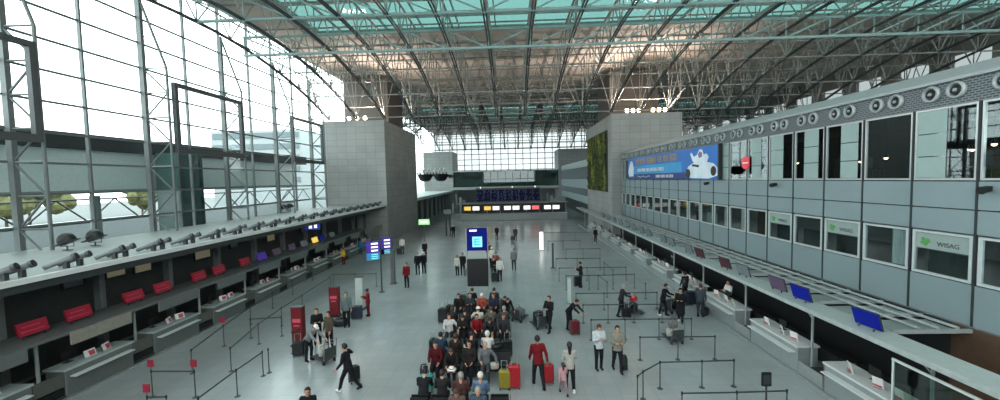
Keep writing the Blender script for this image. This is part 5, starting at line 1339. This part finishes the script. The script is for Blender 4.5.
# centre far
P_(463, 275, 180, 'stand2', '#17181b', '#1c1c20', ('short', 'black'), 'person in black standing left of the black board')
P_(457.5, 275.5, 160, 'stand', '#b4b4b0', '#202226', ('short', 'brown'), 'person in a pale top beside the person in black left of the board', ht=1.55)
P_(514, 270, 170, 'stand', '#6a6c70', '#2c2c30', ('short', 'black'), 'person in grey standing alone right of the black board')
P_(500, 281, 200, 'stand2', '#cfcfca', '#2a2c30', ('short', 'black'), 'person in a white top at the front of the queue behind the board')
P_(496, 274, 180, 'stand', '#7a4a44', '#1c1d22', ('short', 'brown'), 'person in dull red in the queue behind the board')
P_(492, 268, 170, 'stand', '#c8c4bc', '#1c1d22', ('cap', 'white'), 'white-capped person in the queue behind the board')
P_(489, 262, 190, 'stand', '#5c4038', '#1c1d22', ('short', 'black'), 'person in brown at the far end of the queue behind the board')
P_(494, 279.5, 200, 'carry', '#1a1b1e', '#1a1b1e', ('short', 'black'), 'person in black in the queue behind the board', ht=1.65)
P_(453.5, 238, 180, 'stand', '#17181b', '#17181b', ('short', 'black'), 'dark figure standing by the far totem posts')
P_(497, 240, 180, 'stand', '#1c1d22', '#1c1d22', ('short', 'black'), 'dark figure left of two in front of the far island')
P_(515.5, 241, 180, 'walk', '#3a3c40', '#2a2a2e', ('short', 'black'), 'grey figure with a case in front of the far island')
p = at(512.5, 241); suitcase((p.x, p.y, 0), 0, SUIT['black'], 'small dark case beside the grey figure at the far island', .44, .3, .6)
p = at(495, 282); suitcase((p.x, p.y, 0), 0, SUIT['black'], 'black suitcase in the queue behind the board', .5, .3, .7)
p = at(467, 276); suitcase((p.x, p.y, 0), 0, SUIT['grey'], 'grey suitcase left of the black board', .4, .26, .6)
P_(595.5, 243, 200, 'stand', '#17181b', '#17181b', ('short', 'black'), 'dark figure standing far away by the right counters')
# right
P_(538.5, 387, 10, 'pull', '#67131a', '#1b1c20', ('short', 'black'), 'man in a red sweater walking away with a red suitcase', ht=1.84, skin='b', grip=True)
p = at(548, 383); suitcase((p.x, p.y, 0), .1, SUIT['red'], 'red suitcase pulled by the man in the red sweater', .42, .28, .72)
P_(570, 391, 0, 'carry', '#9f9d97', '#17181b', ('long', 'black'), 'woman in a white top and black trousers seen from behind', ht=1.72)
P_(563.5, 394.5, 10, 'walk', '#b08a90', '#8a7078', ('long', 'brown'), 'small child in dusty pink walking beside the woman in white', ht=1.12)
P_(599, 369.5, 190, 'phone', '#b0b6ba', '#1b1c20', ('short', 'brown'), 'person in a pale grey jacket looking at a phone, left of a couple', ht=1.76)
P_(617.5, 371.5, 180, 'carry', '#7d7a70', '#1b1c20', ('short', 'black'), 'man in a beige top with a dark bag, right of a couple', ht=1.76, fat=1.08)
p = at(624.5, 371); backpack((p.x, p.y+.1, .0), .2, SUIT['black'], 'black backpack standing beside the man in beige', .62)
P_(549.5, 332, 140, 'carry', '#17181c', '#17181c', ('short', 'black'), 'man in black standing beside a loaded trolley right of the seats', ht=1.75)
p = at(538.5, 327); trolley((p.x, p.y, 0), .4, 'luggage trolley held by the man in black right of the seats')
suitcase((p.x, p.y+.05, .205), .4, SUIT['black'], 'black case on the trolley of the man in black', .5, .3, .6, handle=False)
P_(569, 329.5, 230, 'lean', '#1a1b1f', '#1a1b1f', ('short', 'black'), 'person in black bending over a dark red suitcase')
p = at(573.5, 331); suitcase((p.x, p.y-.4, 0), .2, SUIT['wine'], 'dark red suitcase below the bending person in black', .46, .3, .68)
P_(581, 287.5, 80, 'phone', '#17181b', '#17181b', ('short', 'black'), 'person in black looking at a phone next to a black case', ht=1.72)
p = at(577.5, 286.5); suitcase((p.x, p.y, 0), .2, SUIT['black'], 'black suitcase left of the person with a phone', .5, .3, .72)
P_(621, 316.5, 260, 'push', '#26282c', '#1b1c20', ('short', 'grey'), 'man in dark clothes pushing a loaded luggage cart', ht=1.76)
p = at(634.5, 315); trolley((p.x, p.y, 0), -1.4, 'luggage cart loaded with dark cases and a red bag')
suitcase((p.x-.05, p.y, .205), -1.4, SUIT['black'], 'black case on the loaded luggage cart', .5, .3, .5, handle=False)
bag((p.x-.05, p.y, .78), .2, cloth('#a8283c'), 'red bag on top of the loaded luggage cart', .4, .26, .26)
p = at(624.5, 316); suitcase((p.x, p.y-.25, 0), .2, SUIT['black'], 'black suitcase at the feet of the man pushing the cart', .44, .28, .55)
P_(663, 315.5, 230, 'push', '#17181b', '#17181b', ('short', 'black'), 'man in black holding a wheelchair-like cart at the right', ht=1.72)
p = at(671.5, 311.5); trolley((p.x, p.y, 0), -.9, 'pushcart in front of the man in black at the right')
P_(680.5, 322.5, 150, 'carry', '#141518', '#141518', ('hood', '#141518'), 'person in a long black hooded coat standing at the right', ht=1.72, coat=.95)
p = at(672.5, 341); trolley((p.x, p.y, 0), 0.1, 'lone baggage cart with boxes in front of the black coat')
bag((p.x, p.y, .205), .1, SUIT['white'], 'white box bag on the lone baggage cart', .5, .36, .4); bag((p.x, p.y-.05, .61), .1, cloth('#6a6866'), 'grey bag on top of the lone baggage cart', .36, .3, .4)
P_(685, 301, 20, 'stand2', '#26282c', '#1b1c20', ('short', 'black'), 'person with a backpack standing at the right counters', ht=1.72)
p = at(683.5, 301); backpack((p.x, p.y-.22, .98), 0, SUIT['black'], 'black backpack on the back of the person at the right counters')
p = at(690, 305); suitcase((p.x, p.y, 0), .1, SUIT['navy'], 'large dark suitcase standing at the right counters', .62, .36, .82)
P_(700.5, 317, 320, 'stand2', '#3a4048', '#2a2e38', ('short', 'brown'), 'person in slate grey leaning to a right counter with a bag', ht=1.72)
p = at(705, 315.5); bag((p.x, p.y, 0), .6, SUIT['black'], 'black bag on the floor by the person in slate grey', .5, .3, .45)
person((11.6, 21.2, 0), R(100), 'carry', '#d0d0cc', '#33363a', ('short', 'brown'), 'clerk in a white shirt behind the right counters', ht=1.72)
person((11.6, 28.6, 0), R(100), 'stand', '#2a3442', '#1b1c20', ('short', 'black'), 'clerk in dark blue behind the farther right counters', ht=1.7)
#@@LIGHT
# ================================================================== LIGHT, WORLD, CAMERA
w = bpy.data.worlds.new('World'); SC.world = w; w.use_nodes = True
nt = w.node_tree; nt.nodes.clear()
o_ = nt.nodes.new('ShaderNodeOutputWorld'); bg = nt.nodes.new('ShaderNodeBackground'); tc = nt.nodes.new('ShaderNodeTexCoord'); sp = nt.nodes.new('ShaderNodeSeparateXYZ'); rp = nt.nodes.new('ShaderNodeValToRGB')
nt.links.new(tc.outputs['Generated'], sp.inputs[0]); nt.links.new(sp.outputs[2], rp.inputs[0])
rp.color_ramp.elements[0].position = 0; rp.color_ramp.elements[0].color = (.86, .93, .94, 1); rp.color_ramp.elements[1].position = .8; rp.color_ramp.elements[1].color = (.9, 1, 1, 1)
nt.links.new(rp.outputs[0], bg.inputs[0]); bg.inputs[1].default_value = 1.9
nt.links.new(bg.outputs[0], o_.inputs[0])
cam = bpy.data.cameras.new('Camera'); cam.sensor_width = 36; cam.lens = 36*F/1000; cam.clip_end = 800; cam.clip_start = .1
co = bpy.data.objects.new('Camera', cam); COL.objects.link(co)
# camera axes in the world: rows of AX/AY/AZ hold world axes in camera coordinates
cx = Vector((AX.x, AY.x, AZ.x)); cy = Vector((AX.y, AY.y, AZ.y)); cz = Vector((AX.z, AY.z, AZ.z))
mw = Matrix(((cx.x, cy.x, -cz.x, 0), (cx.y, cy.y, -cz.y, 0), (cx.z, cy.z, -cz.z, EYE), (0, 0, 0, 1)))
co.matrix_world = mw
SC.camera = co
SC.view_settings.view_transform = 'Standard'; SC.view_settings.look = 'None'; SC.view_settings.gamma = 1; SC.view_settings.use_curve_mapping = False
SC.view_settings.exposure = 1.66
SC.cycles.max_bounces = 8; SC.cycles.diffuse_bounces = 5; SC.cycles.transparent_max_bounces = 24; SC.cycles.use_denoising = True
SC.cycles.caustics_reflective = False; SC.cycles.caustics_refractive = False; SC.cycles.sample_clamp_indirect = 4
for o in bpy.data.objects:
    if '_o' in o: del o['_o']
